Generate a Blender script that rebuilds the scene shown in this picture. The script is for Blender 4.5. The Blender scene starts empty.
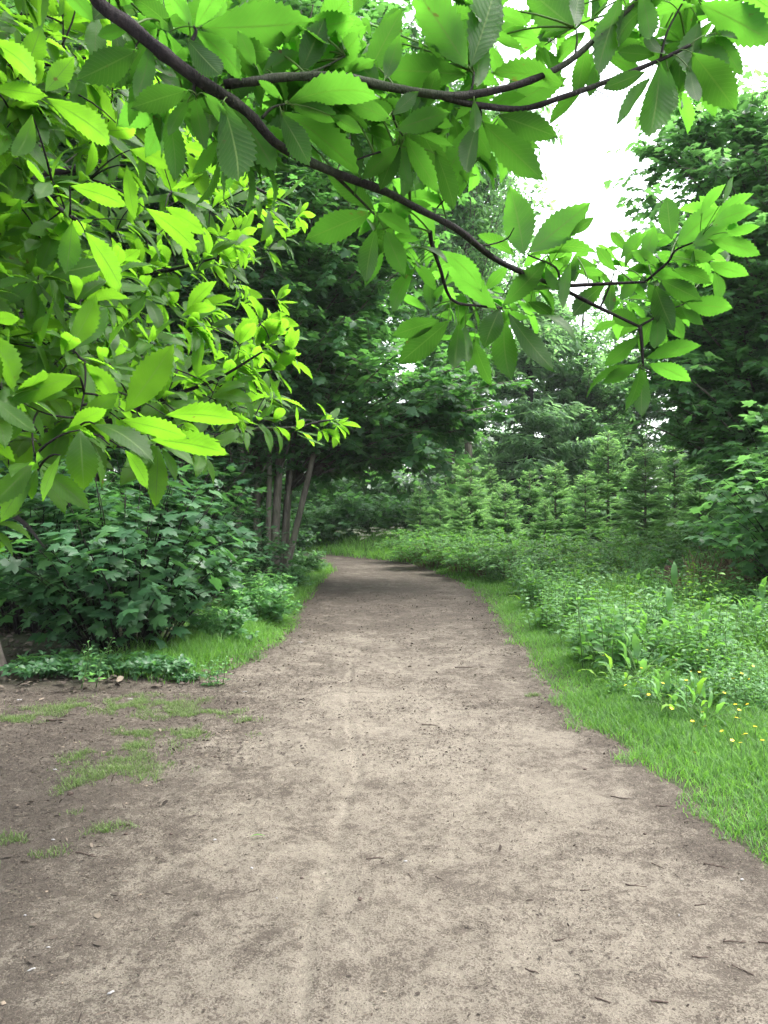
import bpy, math, random
import numpy as np

rng = np.random.default_rng(11)
random.seed(11)
scene = bpy.context.scene
COL = scene.collection
F = 769.0                      # focal length in pixels of the photograph
CAMZ = 1.55
R_ = math.radians


# ------------------------------------------------------------------ helpers
def at(px, py, Y):
    """a point at real distance Y ahead of the photographer"""
    return np.array([(px - 384.0) / F * Y, Y, CAMZ - (py - 512.0) / F * Y])


def unit(v):
    v = np.asarray(v, float)
    n = np.linalg.norm(v, axis=-1, keepdims=True)
    return v / np.maximum(n, 1e-9)


def sstep(a, b, x):
    t = np.clip((np.asarray(x, float) - a) / (b - a), 0, 1)
    return t * t * (3 - 2 * t)


_tab = np.random.default_rng(5).random((256, 256))


def vnoise(x, y):
    x = np.asarray(x, float); y = np.asarray(y, float)
    xi = np.floor(x).astype(int); yi = np.floor(y).astype(int)
    fx = x - xi; fy = y - yi
    fx = fx * fx * (3 - 2 * fx); fy = fy * fy * (3 - 2 * fy)
    g = lambda a, b: _tab[a % 256, b % 256]
    return ((g(xi, yi) * (1 - fx) + g(xi + 1, yi) * fx) * (1 - fy)
            + (g(xi, yi + 1) * (1 - fx) + g(xi + 1, yi + 1) * fx) * fy)


def fbm(x, y, o=4):
    s = 0; a = 0.5; t = 0
    for i in range(o):
        s = s + a * vnoise(x * 2 ** i + 17.3 * i, y * 2 ** i + 9.1 * i); t += a; a *= 0.5
    return s / t


class Acc:
    """collects vertices, faces and one vector attribute (u, v, rnd) per vertex"""
    def __init__(s):
        s.V = []; s.A = []; s.F = []; s.n = 0

    def add(s, V, faces, A=None):
        V = np.asarray(V, float).reshape(-1, 3)
        if A is None:
            A = np.zeros((len(V), 3)); A[:, 2] = 0.5
        s.V.append(V); s.A.append(A)
        for f in faces:
            f = np.asarray(f, int)
            if len(f):
                s.F.append(f + s.n)
        s.n += len(V)

    def build(s, name, mat, parent=None, smooth=True):
        me = bpy.data.meshes.new(name)
        if s.n:
            V = np.concatenate(s.V); A = np.concatenate(s.A)
            loops = np.concatenate([f.ravel() for f in s.F])
            tot = np.concatenate([np.full(len(f), f.shape[1]) for f in s.F])
            start = np.concatenate([[0], np.cumsum(tot)[:-1]])
            me.vertices.add(len(V)); me.vertices.foreach_set('co', V.astype(np.float32).ravel())
            me.loops.add(len(loops)); me.loops.foreach_set('vertex_index', loops.astype(np.int32))
            me.polygons.add(len(tot)); me.polygons.foreach_set('loop_start', start.astype(np.int32))
            me.polygons.foreach_set('loop_total', tot.astype(np.int32))
            me.polygons.foreach_set('use_smooth', np.full(len(tot), smooth))
            at_ = me.attributes.new('luv', 'FLOAT_VECTOR', 'POINT')
            at_.data.foreach_set('vector', A.astype(np.float32).ravel())
            me.update(calc_edges=True)
        me.materials.append(mat)
        o = bpy.data.objects.new(name, me); COL.objects.link(o)
        if parent is not None:
            o.parent = parent
        return o


def tube(acc, pts, rad, sides=8, rnd=0.5, bump=0.0):
    pts = np.asarray(pts, float); rad = np.broadcast_to(np.asarray(rad, float), (len(pts),))
    d = unit(np.gradient(pts, axis=0))
    ref = np.array([0.0, 0, 1]) if abs(d[0][2]) < 0.9 else np.array([1.0, 0, 0])
    a = np.linspace(0, 2 * np.pi, sides, endpoint=False)
    rings = []
    for i in range(len(pts)):
        x = unit(np.cross(d[i], ref)); ref = unit(np.cross(x, d[i])); y = ref
        r = rad[i] * (1 + bump * np.sin(a * 3 + i * 0.7) + bump * 0.6 * np.sin(a * 5 - i * 0.4))
        rings.append(pts[i] + r[:, None] * (np.cos(a)[:, None] * x + np.sin(a)[:, None] * y))
    V = np.concatenate(rings)
    n = len(pts); j = np.arange(sides); k = (j + 1) % sides
    q = [np.stack([i * sides + j, i * sides + k, (i + 1) * sides + k, (i + 1) * sides + j], 1) for i in range(n - 1)]
    A = np.zeros((len(V), 3)); A[:, 2] = rnd
    acc.add(V, [np.concatenate(q), np.array([np.arange(sides)[::-1]]), np.array([np.arange(sides) + (n - 1) * sides])], A)


def bez(p0, p1, p2, n=8):
    t = np.linspace(0, 1, n)[:, None]
    return (1 - t) ** 2 * p0 + 2 * t * (1 - t) * p1 + t * t * p2


def smooth_line(P, n):
    """Catmull-Rom through the points"""
    P = np.asarray(P, float)
    Q = np.vstack([2 * P[0] - P[1], P, 2 * P[-1] - P[-2]])
    out = []
    m = len(P) - 1
    for t in np.linspace(0, m - 1e-6, n):
        i = int(t); f = t - i
        a, b, c, d = Q[i:i + 4]
        out.append(0.5 * (2 * b + (c - a) * f + (2 * a - 5 * b + 4 * c - d) * f ** 2 + (3 * b - a - 3 * c + d) * f ** 3))
    return np.array(out)


def frames(d, n):
    """rotation matrices, local y along d, local z as near n as it can be"""
    y = unit(d); x = unit(np.cross(y, n)); z = np.cross(x, y)
    return np.stack([x, y, z], -1)


def scatter(acc, tmpl, P, M, S, rnd, wscale=None):
    V, faces, A = tmpl
    P = np.asarray(P); m = len(P)
    if not m:
        return
    S = np.broadcast_to(np.asarray(S, float), (m,))
    L = V[None] * S[:, None, None]
    if wscale is not None:
        L = L * np.stack([wscale, np.ones(m), np.ones(m)], 1)[:, None, :]
    W = np.einsum('mij,mnj->mni', M, L) + P[:, None, :]
    AA = np.broadcast_to(A[None], (m,) + A.shape).copy(); AA[:, :, 2] = np.asarray(rnd)[:, None]
    off = (np.arange(m) * len(V))[:, None, None]
    acc.add(W.reshape(-1, 3), [(f[None] + off).reshape(-1, f.shape[1]) for f in faces], AA.reshape(-1, 3))


# ------------------------------------------------------------------ leaf shapes (length 1 along y, upper face +z)
def lance_leaf(rows=27, width=0.17, curve=0.7, fold=0.25, teeth=0.10, pleat=0.0035, twist=0.0, peak=0.55, wave=0.0, cols=(-1, -.5, 0, .5, 1), acumen=1.0):
    v = np.linspace(0, 1, rows)
    e = math.log(0.5) / math.log(peak)
    prof = np.sin(np.pi * v ** e) ** np.where(v > peak, 1.0, 0.8)
    prof[0] = 0.03; prof[-1] = 0.0
    th = curve * (v - 0.45)
    dy = np.cos(th); dz = -np.sin(th)
    y = np.concatenate([[0], np.cumsum((dy[1:] + dy[:-1]) / 2)]); z = np.concatenate([[0], np.cumsum((dz[1:] + dz[:-1]) / 2)])
    ch = math.hypot(y[-1], z[-1]); c, s_ = y[-1] / ch, z[-1] / ch
    y, z = (y * c + z * s_) / ch, (-y * s_ + z * c) / ch
    V = []; A = []
    for i in range(rows):
        w = width * prof[i]
        for u in cols:
            ww = w; yy = 0
            if abs(u) == 1 and teeth:
                if i % 2 == 0: ww *= 1 + teeth; yy = 0.012
                else: ww *= 1 - teeth * 0.6; yy = -0.004
            x = u * ww
            zz = z[i] + abs(x) * fold - (abs(u) ** 2) * 0.02
            if abs(u) > 0.2: zz += pleat * (1 if (i + (1 if abs(u) == 1 else 0)) % 2 else -1)
            zz += wave * math.sin(v[i] * 17 + (1.5 if u > 0 else 0)) * abs(u)
            tw = twist * (v[i] - 0.3)
            V.append((x * math.cos(tw), y[i] + yy, zz + x * math.sin(tw)))
            A.append((u, v[i], 0))
    k = len(cols)
    q = [(i * k + j, i * k + j + 1, (i + 1) * k + j + 1, (i + 1) * k + j) for i in range(rows - 1) for j in range(k - 1)]
    return np.array(V), [np.array(q)], np.array(A, float)


def fan_leaf(right, centre, cup=0.0, droop=0.15):
    pts = [(0, 0)] + right + [(0, 1)] + [(-x, y) for x, y in right[::-1]]
    V = [(centre[0], centre[1], 0.03)] + [(x, y, cup * abs(x) - droop * (x * x + max(0, y - centre[1]) ** 2)) for x, y in pts]
    n = len(pts)
    t = [(0, 1 + (i + 1) % n, 1 + i) for i in range(n)]
    t = [(a, c, b) for a, b, c in t]
    A = [(x * 1.5, y, 0) for x, y, z in V]
    # orient so that the normal is +z
    return np.array(V, float), [np.array([(a, c, b) for a, b, c in t])], np.array(A, float)


MAPLE = [fan_leaf([(0.22, -0.1), (0.5, 0.0), (0.36, 0.2), (0.46, 0.3), (0.62, 0.56), (0.44, 0.52), (0.26, 0.52), (0.27, 0.68), (0.15, 0.76)], (0, 0.3), 0.12, 0.35),
         fan_leaf([(0.2, -0.06), (0.47, 0.04), (0.33, 0.22), (0.5, 0.36), (0.56, 0.6), (0.38, 0.5), (0.24, 0.56), (0.24, 0.74), (0.1, 0.8)], (0, 0.3), -0.1, 0.2)]
SMALL = [fan_leaf([(0.22, 0.25), (0.25, 0.55), (0.12, 0.85)], (0, 0.5), 0.25, 0.2)]
OVAL = lance_leaf(rows=6, width=0.24, curve=0.8, fold=0.3, teeth=0, pleat=0, cols=(-1, 0, 1), peak=0.5)
BROAD = [lance_leaf(rows=9, width=0.105, curve=2.0, fold=0.35, teeth=0, pleat=0, wave=0.02, cols=(-1, -.5, 0, .5, 1), peak=0.42),
         lance_leaf(rows=9, width=0.125, curve=1.7, fold=0.3, teeth=0, pleat=0, wave=0.03, cols=(-1, -.5, 0, .5, 1), peak=0.4)]
NARROW = lance_leaf(rows=7, width=0.09, curve=0.9, fold=0.3, teeth=0, pleat=0, cols=(-1, 0, 1), peak=0.5)
CHESTNUT = [lance_leaf(curve=c, fold=f, twist=t, width=w, wave=0.007, teeth=0.10) for c, f, t, w in
            ((0.3, 0.18, 0.05, 0.175), (0.8, 0.25, 0.25, 0.165), (1.15, 0.32, -0.3, 0.16), (0.5, 0.4, 0.15, 0.175), (-0.3, 0.2, -0.2, 0.17))]
SPRAY = (np.array([(-.07, 0, 0), (.07, 0, 0), (.10, .55, .03), (-.10, .55, .03), (0, 1, -.04)], float), [np.array([(0, 1, 2, 3)]), np.array([(3, 2, 4)])],
         np.array([(0, 0, 0), (0, 0, 0), (0, .6, 0), (0, .6, 0), (0, 1, 0)], float))


# ------------------------------------------------------------------ materials
def new_mat(name):
    m = bpy.data.materials.new(name); m.use_nodes = True
    nt = m.node_tree; nt.nodes.clear()
    out = nt.nodes.new('ShaderNodeOutputMaterial')
    return m, nt, out


def N(nt, t, **kw):
    n = nt.nodes.new(t)
    for k, v in kw.items():
        if k in n.inputs.keys() if isinstance(k, str) else False:
            n.inputs[k].default_value = v
        else:
            setattr(n, k, v)
    return n


def ramp(nt, stops, inter='LINEAR'):
    r = nt.nodes.new('ShaderNodeValToRGB'); r.color_ramp.interpolation = inter
    e = r.color_ramp.elements
    while len(e) < len(stops): e.new(0.5)
    for k, (p, c) in enumerate(stops):
        e[k].position = p; e[k].color = (c[0], c[1], c[2], 1) if not isinstance(c, (int, float)) else (c, c, c, 1)
    return r


def math_n(nt, op, a, b=None, clamp=False):
    n = nt.nodes.new('ShaderNodeMath'); n.operation = op; n.use_clamp = clamp
    for i, x in enumerate((a, b)):
        if x is None: continue
        if isinstance(x, (int, float)): n.inputs[i].default_value = x
        else: nt.links.new(x, n.inputs[i])
    return n.outputs[0]


def mixc(nt, fac, a, b, mode='MIX'):
    n = nt.nodes.new('ShaderNodeMix'); n.data_type = 'RGBA'; n.blend_type = mode
    for s, x in ((n.inputs[0], fac), (n.inputs[6], a), (n.inputs[7], b)):
        if isinstance(x, (int, float)): s.default_value = x
        elif isinstance(x, tuple): s.default_value = (*x, 1)
        else: nt.links.new(x, s)
    return n.outputs[2]


def leaf_mat(name, dark, mid, pale, trans, tfac=0.45, veins=False, rough=0.45, spec=0.35):
    m, nt, out = new_mat(name); L = nt.links.new
    a = N(nt, 'ShaderNodeAttribute', attribute_name='luv')
    sep = nt.nodes.new('ShaderNodeSeparateXYZ'); L(a.outputs['Vector'], sep.inputs[0])
    u, v, r = sep.outputs
    cr = ramp(nt, [(0, dark), (0.55, mid), (1, pale)]); L(r, cr.inputs[0])
    col = cr.outputs[0]
    no = N(nt, 'ShaderNodeTexNoise'); no.inputs['Scale'].default_value = 9 if not veins else 30
    no.inputs['Detail'].default_value = 2
    col = mixc(nt, 0.5, col, mixc(nt, no.outputs[0], (0.55, 0.55, 0.5), (1.4, 1.4, 1.35)), 'MULTIPLY')
    tr = mixc(nt, 1.0, mixc(nt, r, tuple(0.5 * c for c in trans), tuple(1.3 * c for c in trans)), mixc(nt, no.outputs[0], (0.75, 0.75, 0.75), (1.2, 1.2, 1.2)), 'MULTIPLY')
    bs = nt.nodes.new('ShaderNodeBsdfPrincipled')
    bs.inputs['Roughness'].default_value = rough
    bs.inputs['Specular IOR Level'].default_value = spec
    if veins:
        au = math_n(nt, 'ABSOLUTE', u)
        lat = math_n(nt, 'SUBTRACT', math_n(nt, 'MULTIPLY', v, 15.0), math_n(nt, 'MULTIPLY', au, 2.6))
        saw = math_n(nt, 'ABSOLUTE', math_n(nt, 'SUBTRACT', math_n(nt, 'FRACT', lat), 0.5))
        line = math_n(nt, 'LESS_THAN', saw, 0.055)
        midr = math_n(nt, 'LESS_THAN', au, 0.05)
        ve = math_n(nt, 'MAXIMUM', math_n(nt, 'MULTIPLY', line, 0.6), midr)
        col = mixc(nt, ve, col, mixc(nt, 0.5, col, (0.22, 0.33, 0.09)))
        tr = mixc(nt, ve, tr, mixc(nt, 0.75, tr, (0.06, 0.17, 0.012)))
        sp = N(nt, 'ShaderNodeTexNoise'); sp.inputs['Scale'].default_value = 55; sp.inputs['Detail'].default_value = 3
        spot = sstep_node(nt, sp.outputs[0], 0.70, 0.76)
        col = mixc(nt, math_n(nt, 'MULTIPLY', spot, 0.8), col, (0.10, 0.075, 0.025)); tr = mixc(nt, math_n(nt, 'MULTIPLY', spot, 0.8), tr, (0.12, 0.09, 0.02))
        hgt = math_n(nt, 'MULTIPLY', saw, 1.0)
        bp = nt.nodes.new('ShaderNodeBump'); bp.inputs['Strength'].default_value = 0.35; bp.inputs['Distance'].default_value = 0.002
        L(hgt, bp.inputs['Height']); L(bp.outputs[0], bs.inputs['Normal'])
    L(col, bs.inputs['Base Color'])
    t = nt.nodes.new('ShaderNodeBsdfTranslucent'); L(tr, t.inputs['Color'])
    mx = nt.nodes.new('ShaderNodeMixShader'); mx.inputs[0].default_value = tfac
    L(bs.outputs[0], mx.inputs[1]); L(t.outputs[0], mx.inputs[2]); L(mx.outputs[0], out.inputs[0])
    return m


def bark_mat(name, c0, c1, scale=14.0, rough=0.9):
    m, nt, out = new_mat(name); L = nt.links.new
    tc = nt.nodes.new('ShaderNodeTexCoord'); mp = nt.nodes.new('ShaderNodeMapping'); mp.inputs['Scale'].default_value = (1, 1, 0.22)
    L(tc.outputs['Object'], mp.inputs[0])
    n1 = N(nt, 'ShaderNodeTexNoise'); n1.inputs['Scale'].default_value = scale; n1.inputs['Detail'].default_value = 6; n1.inputs['Roughness'].default_value = 0.65
    L(mp.outputs[0], n1.inputs[0])
    n2 = N(nt, 'ShaderNodeTexNoise'); n2.inputs['Scale'].default_value = 2.3; L(tc.outputs['Object'], n2.inputs[0])
    cr = ramp(nt, [(0.3, c0), (0.62, c1)]); L(n1.outputs[0], cr.inputs[0])
    col = mixc(nt, math_n(nt, 'MULTIPLY', sstep_node(nt, n2.outputs[0], 0.5, 0.68), 0.35), cr.outputs[0], (0.05, 0.08, 0.03))
    bs = nt.nodes.new('ShaderNodeBsdfPrincipled'); bs.inputs['Roughness'].default_value = rough; bs.inputs['Specular IOR Level'].default_value = 0.2
    L(col, bs.inputs['Base Color'])
    bp = nt.nodes.new('ShaderNodeBump'); bp.inputs['Strength'].default_value = 0.8; bp.inputs['Distance'].default_value = 0.02
    L(n1.outputs[0], bp.inputs['Height']); L(bp.outputs[0], bs.inputs['Normal'])
    L(bs.outputs[0], out.inputs[0])
    return m


def sstep_node(nt, x, a, b):
    n = nt.nodes.new('ShaderNodeMapRange'); n.interpolation_type = 'SMOOTHSTEP'
    n.inputs[1].default_value = a; n.inputs[2].default_value = b
    nt.links.new(x, n.inputs[0]); return n.outputs[0]


def plain_mat(name, col, rough=0.8, var=0.3):
    m, nt, out = new_mat(name); L = nt.links.new
    n1 = N(nt, 'ShaderNodeTexNoise'); n1.inputs['Scale'].default_value = 40; n1.inputs['Detail'].default_value = 3
    tc = nt.nodes.new('ShaderNodeTexCoord'); L(tc.outputs['Object'], n1.inputs[0])
    c = mixc(nt, n1.outputs[0], tuple(x * (1 - var) for x in col), tuple(min(1, x * (1 + var)) for x in col))
    bs = nt.nodes.new('ShaderNodeBsdfPrincipled'); bs.inputs['Roughness'].default_value = rough; bs.inputs['Specular IOR Level'].default_value = 0.25
    L(c, bs.inputs['Base Color']); L(bs.outputs[0], out.inputs[0])
    return m


def soil_mat(name, path=True):
    """bare trodden soil; luv = (litter, track, unused)"""
    m, nt, out = new_mat(name); L = nt.links.new
    tc = nt.nodes.new('ShaderNodeTexCoord')
    a = N(nt, 'ShaderNodeAttribute', attribute_name='luv')
    sep = nt.nodes.new('ShaderNodeSeparateXYZ'); L(a.outputs['Vector'], sep.inputs[0])
    lit, trk, veg = sep.outputs

    def noise(scale, detail=5, rough=0.6, sy=1.0, dist=0.0):
        mp = nt.nodes.new('ShaderNodeMapping'); mp.inputs['Scale'].default_value = (1, sy, 1)
        L(tc.outputs['Object'], mp.inputs[0])
        n = N(nt, 'ShaderNodeTexNoise'); n.inputs['Scale'].default_value = scale; n.inputs['Detail'].default_value = detail
        n.inputs['Roughness'].default_value = rough; n.inputs['Distortion'].default_value = dist
        L(mp.outputs[0], n.inputs[0]); return n.outputs[0]

    big = noise(0.9, 4); mid = noise(3.6, 9, 0.74, dist=0.25); mid2 = noise(12.5, 7, 0.76, dist=0.3); fine = noise(30, 6, 0.74); grit = noise(120, 3, 0.7)
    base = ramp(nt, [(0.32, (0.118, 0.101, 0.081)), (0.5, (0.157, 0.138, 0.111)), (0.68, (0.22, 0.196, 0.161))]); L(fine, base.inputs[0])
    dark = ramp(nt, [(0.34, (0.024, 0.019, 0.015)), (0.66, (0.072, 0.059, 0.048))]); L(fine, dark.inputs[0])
    def g_(x, k): return math_n(nt, 'MULTIPLY', math_n(nt, 'SUBTRACT', x, 0.5), k)
    f = math_n(nt, 'ADD', g_(mid, 1.9), g_(big, 1.7)); f = math_n(nt, 'ADD', f, g_(mid2, 2.4))
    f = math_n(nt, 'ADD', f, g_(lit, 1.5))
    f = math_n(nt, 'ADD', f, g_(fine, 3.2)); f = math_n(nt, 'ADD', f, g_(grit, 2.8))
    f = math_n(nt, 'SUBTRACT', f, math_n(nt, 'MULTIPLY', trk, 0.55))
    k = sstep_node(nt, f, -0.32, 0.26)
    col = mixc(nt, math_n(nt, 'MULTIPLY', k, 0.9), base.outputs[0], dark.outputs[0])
    # grit and tiny dark bits
    vo = nt.nodes.new('ShaderNodeTexVoronoi'); vo.inputs['Scale'].default_value = 90; L(tc.outputs['Object'], vo.inputs[0])
    sepc = nt.nodes.new('ShaderNodeSeparateColor'); L(vo.outputs['Color'], sepc.inputs[0])
    spot = math_n(nt, 'MULTIPLY', math_n(nt, 'LESS_THAN', vo.outputs['Distance'], 0.28), math_n(nt, 'GREATER_THAN', sepc.outputs[0], 0.72))
    col = mixc(nt, math_n(nt, 'MULTIPLY', spot, 0.5), col, (0.05, 0.038, 0.03))
    col = mixc(nt, 0.55, col, mixc(nt, grit, (0.35, 0.35, 0.35), (1.6, 1.58, 1.55)), 'MULTIPLY')
    if not path:
        g = mixc(nt, fine, (0.02, 0.04, 0.012), (0.06, 0.10, 0.03))
        col = mixc(nt, math_n(nt, 'MULTIPLY', veg, 0.9), col, g)
    bs = nt.nodes.new('ShaderNodeBsdfPrincipled'); bs.inputs['Roughness'].default_value = 0.95; bs.inputs['Specular IOR Level'].default_value = 0.15
    L(col, bs.inputs['Base Color'])
    h = math_n(nt, 'ADD', math_n(nt, 'MULTIPLY', mid, 0.9), math_n(nt, 'ADD', math_n(nt, 'MULTIPLY', fine, 0.5), math_n(nt, 'MULTIPLY', grit, 0.22)))
    bp = nt.nodes.new('ShaderNodeBump'); bp.inputs['Strength'].default_value = 0.9; bp.inputs['Distance'].default_value = 0.03
    L(h, bp.inputs['Height']); L(bp.outputs[0], bs.inputs['Normal'])
    L(bs.outputs[0], out.inputs[0])
    return m


M_chest = leaf_mat('chestnut_leaf', (0.014, 0.046, 0.010), (0.024, 0.072, 0.013), (0.036, 0.092, 0.02), (0.115, 0.36, 0.028), 0.55, veins=True, rough=0.5, spec=0.25)
M_chestL = leaf_mat('young_chestnut_leaf', (0.018, 0.058, 0.010), (0.032, 0.095, 0.013), (0.045, 0.115, 0.022), (0.185, 0.45, 0.02), 0.58, veins=True, rough=0.5, spec=0.22)
M_maple = leaf_mat('maple_leaf', (0.03, 0.088, 0.038), (0.046, 0.122, 0.05), (0.075, 0.17, 0.06), (0.13, 0.36, 0.06), 0.48, rough=0.42, spec=0.5)
M_shrub = leaf_mat('sycamore_leaf', (0.018, 0.06, 0.026), (0.032, 0.092, 0.036), (0.06, 0.145, 0.048), (0.09, 0.26, 0.05), 0.32, rough=0.45)
M_right = leaf_mat('broad_leaf', (0.04, 0.115, 0.045), (0.065, 0.165, 0.058), (0.10, 0.22, 0.075), (0.21, 0.5, 0.11), 0.48, rough=0.42, spec=0.5)
M_far = leaf_mat('fine_leaf', (0.045, 0.12, 0.048), (0.075, 0.175, 0.068), (0.11, 0.225, 0.085), (0.24, 0.5, 0.14), 0.5, rough=0.6)
M_conif = leaf_mat('needle', (0.06, 0.15, 0.06), (0.10, 0.225, 0.08), (0.15, 0.30, 0.105), (0.28, 0.54, 0.14), 0.5, rough=0.6)
M_larch = leaf_mat('soft_needle', (0.05, 0.115, 0.06), (0.08, 0.165, 0.08), (0.11, 0.21, 0.095), (0.24, 0.46, 0.16), 0.5, rough=0.7)
M_grass = leaf_mat('grass_blade', (0.032, 0.10, 0.018), (0.066, 0.172, 0.03), (0.135, 0.265, 0.06), (0.19, 0.44, 0.048), 0.45, rough=0.5)
M_grassd = leaf_mat('short_grass_blade', (0.05, 0.085, 0.025), (0.08, 0.13, 0.035), (0.15, 0.19, 0.07), (0.15, 0.28, 0.05), 0.35, rough=0.6)
M_weed = leaf_mat('weed_leaf', (0.04, 0.115, 0.035), (0.07, 0.175, 0.05), (0.12, 0.26, 0.065), (0.2, 0.48, 0.06), 0.42, rough=0.55, spec=0.3)
M_dry = leaf_mat('dry_stalk', (0.07, 0.045, 0.028), (0.12, 0.085, 0.05), (0.2, 0.15, 0.095), (0.2, 0.14, 0.07), 0.2, rough=0.8)
M_bark = bark_mat('grey_bark', (0.042, 0.037, 0.03), (0.145, 0.13, 0.104))
M_bark_dim = bark_mat('weathered_bark', (0.022, 0.018, 0.016), (0.085, 0.072, 0.062), 18)
M_barkd = bark_mat('dark_bark', (0.006, 0.005, 0.006), (0.022, 0.017, 0.017), 60)
M_stem = plain_mat('green_stem', (0.06, 0.12, 0.03))
M_soil = soil_mat('trodden_soil', True)
M_ground = soil_mat('woodland_soil', False)
M_twig = plain_mat('twig_wood', (0.055, 0.04, 0.032), 0.9, 0.5)
M_chip = plain_mat('pale_wood', (0.17, 0.135, 0.1), 0.8, 0.2)
M_pale = plain_mat('white_chip', (0.2, 0.195, 0.19), 0.7, 0.1)
M_litter = leaf_mat('dead_bits', (0.026, 0.019, 0.015), (0.06, 0.047, 0.037), (0.16, 0.13, 0.10), (0.05, 0.035, 0.02), 0.1, rough=0.9)
M_yellow = leaf_mat('yellow_petal', (0.75, 0.52, 0.02), (0.8, 0.6, 0.02), (0.85, 0.68, 0.03), (0.8, 0.6, 0.02), 0.25, rough=0.35)
M_white = leaf_mat('white_petal', (0.3, 0.33, 0.22), (0.38, 0.4, 0.3), (0.45, 0.46, 0.38), (0.25, 0.28, 0.16), 0.3, rough=0.6)


# ------------------------------------------------------------------ naming
def tag(o, label=None, cat=None, group=None, kind=None):
    if label: o['label'] = label
    if cat: o['category'] = cat
    if group: o['group'] = group
    if kind: o['kind'] = kind
    return o


def empty(name, loc, rz=0.0):
    o = bpy.data.objects.new(name, None); COL.objects.link(o)
    o.location = loc; o.rotation_euler = (0, 0, rz); o.empty_display_size = 0.2
    return o


KIDS = {}


def kid(parent, o):
    KIDS.setdefault(parent.name, []).append(o); return o


def copy_tree(o, parent=None):
    c = o.copy(); COL.objects.link(c)
    if parent is not None: c.parent = parent
    for ch in KIDS.get(o.name, []):
        kid(c, copy_tree(ch, c))
    return c


# ------------------------------------------------------------------ terrain
PY = [-2, 3.24, 4.14, 4.9, 5.7, 6.7, 9.3, 13.5, 17.5, 21.3, 23.4, 25, 27, 29, 33]
PR = [1.75, 1.66, 1.66, 1.55, 1.43, 1.45, 1.58, 1.80, 1.62, 1.13, 0.65, -0.3, -1.8, -3.6, -7.5]
LY = [-2, 5.9, 6.35, 6.75, 7.6, 9.3, 13.5, 17, 20.5, 22, 24, 26, 29, 33]
LX = [-6.0, -6.0, -3.4, -1.75, -1.42, -1.22, -1.4, -1.42, -1.35, -1.7, -2.6, -4.2, -7, -11]


def right_edge(y): return np.interp(y, PY, PR) + 0.16 * (fbm(np.asarray(y) * 1.6, 3.0 + 0 * np.asarray(y), 3) - 0.5)
def left_edge(y): return np.interp(y, LY, LX) + 0.2 * (fbm(np.asarray(y) * 1.4, 8.0 + 0 * np.asarray(y), 3) - 0.5)


def hgt(x, y):
    x = np.asarray(x, float); y = np.asarray(y, float)
    r = right_edge(y); l = left_edge(y)
    h = 0.05 * (fbm(x * 0.35 + 40, y * 0.35 + 40, 3) - 0.5)
    h = h + 0.05 * sstep(0, 0.5, x - r) + 0.25 * sstep(1.0, 8.0, x - r) * sstep(3, 10, y)
    h = h + 0.05 * sstep(0, 0.6, l - x) + 0.3 * sstep(1, 8, l - x)
    h = h + 0.45 * sstep(23.5, 31, y) * sstep(-0.5, 3.5, x - r)
    inside = sstep(-0.1, 0.3, x - l) * sstep(-0.1, 0.3, r - x)
    h = h - 0.02 * inside
    return h


def track_line(y):
    return np.interp(y, [2.3, 2.5, 2.9, 3.3, 3.9, 4.5, 5.0, 5.8, 7, 9], [-0.26, -0.27, -0.285, -0.26, -0.22, -0.16, -0.20, -0.28, -0.33, -0.35])


def detail(x, y):
    """small relief of trodden soil"""
    d = 0.05 * (fbm(x * 3.1, y * 3.1, 4) - 0.5) + 0.012 * (fbm(x * 14, y * 14, 3) - 0.5) + 0.006 * (fbm(x * 45, y * 45, 2) - 0.5)
    return d


def grid(xs, ys, zf, Af):
    X, Y = np.meshgrid(xs, ys)
    V = np.stack([X, Y, zf(X, Y)], -1).reshape(-1, 3)
    n, m = len(ys), len(xs)
    i = (np.arange(n - 1)[:, None] * m + np.arange(m - 1)[None]).ravel()
    return V, [np.stack([i, i + 1, i + m + 1, i + m], 1)], Af(V[:, 0], V[:, 1])


def ground_attr(x, y):
    r = right_edge(y); l = left_edge(y)
    veg = np.maximum(sstep(-0.05, 0.25, x - r), 0.55 * sstep(0.0, 1.0, l - x) * sstep(6, 9, y))
    return np.stack([0.9 + 0 * x, 0 * x, veg], 1)


xs = np.unique(np.concatenate([np.linspace(-400, -14, 24), np.arange(-14, 14, 0.25), np.linspace(14, 400, 24)]))
ys = np.unique(np.concatenate([np.linspace(-120, -3, 12), np.arange(-3, 34, 0.25), np.linspace(34, 900, 34)]))
a = Acc(); a.add(*grid(xs, ys, lambda X, Y: hgt(X, Y) - 0.03 * sstep(0.0, 0.15, np.minimum(X - left_edge(Y), right_edge(Y) - X)), ground_attr))
tag(a.build('ground', M_ground), kind='structure')

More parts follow.
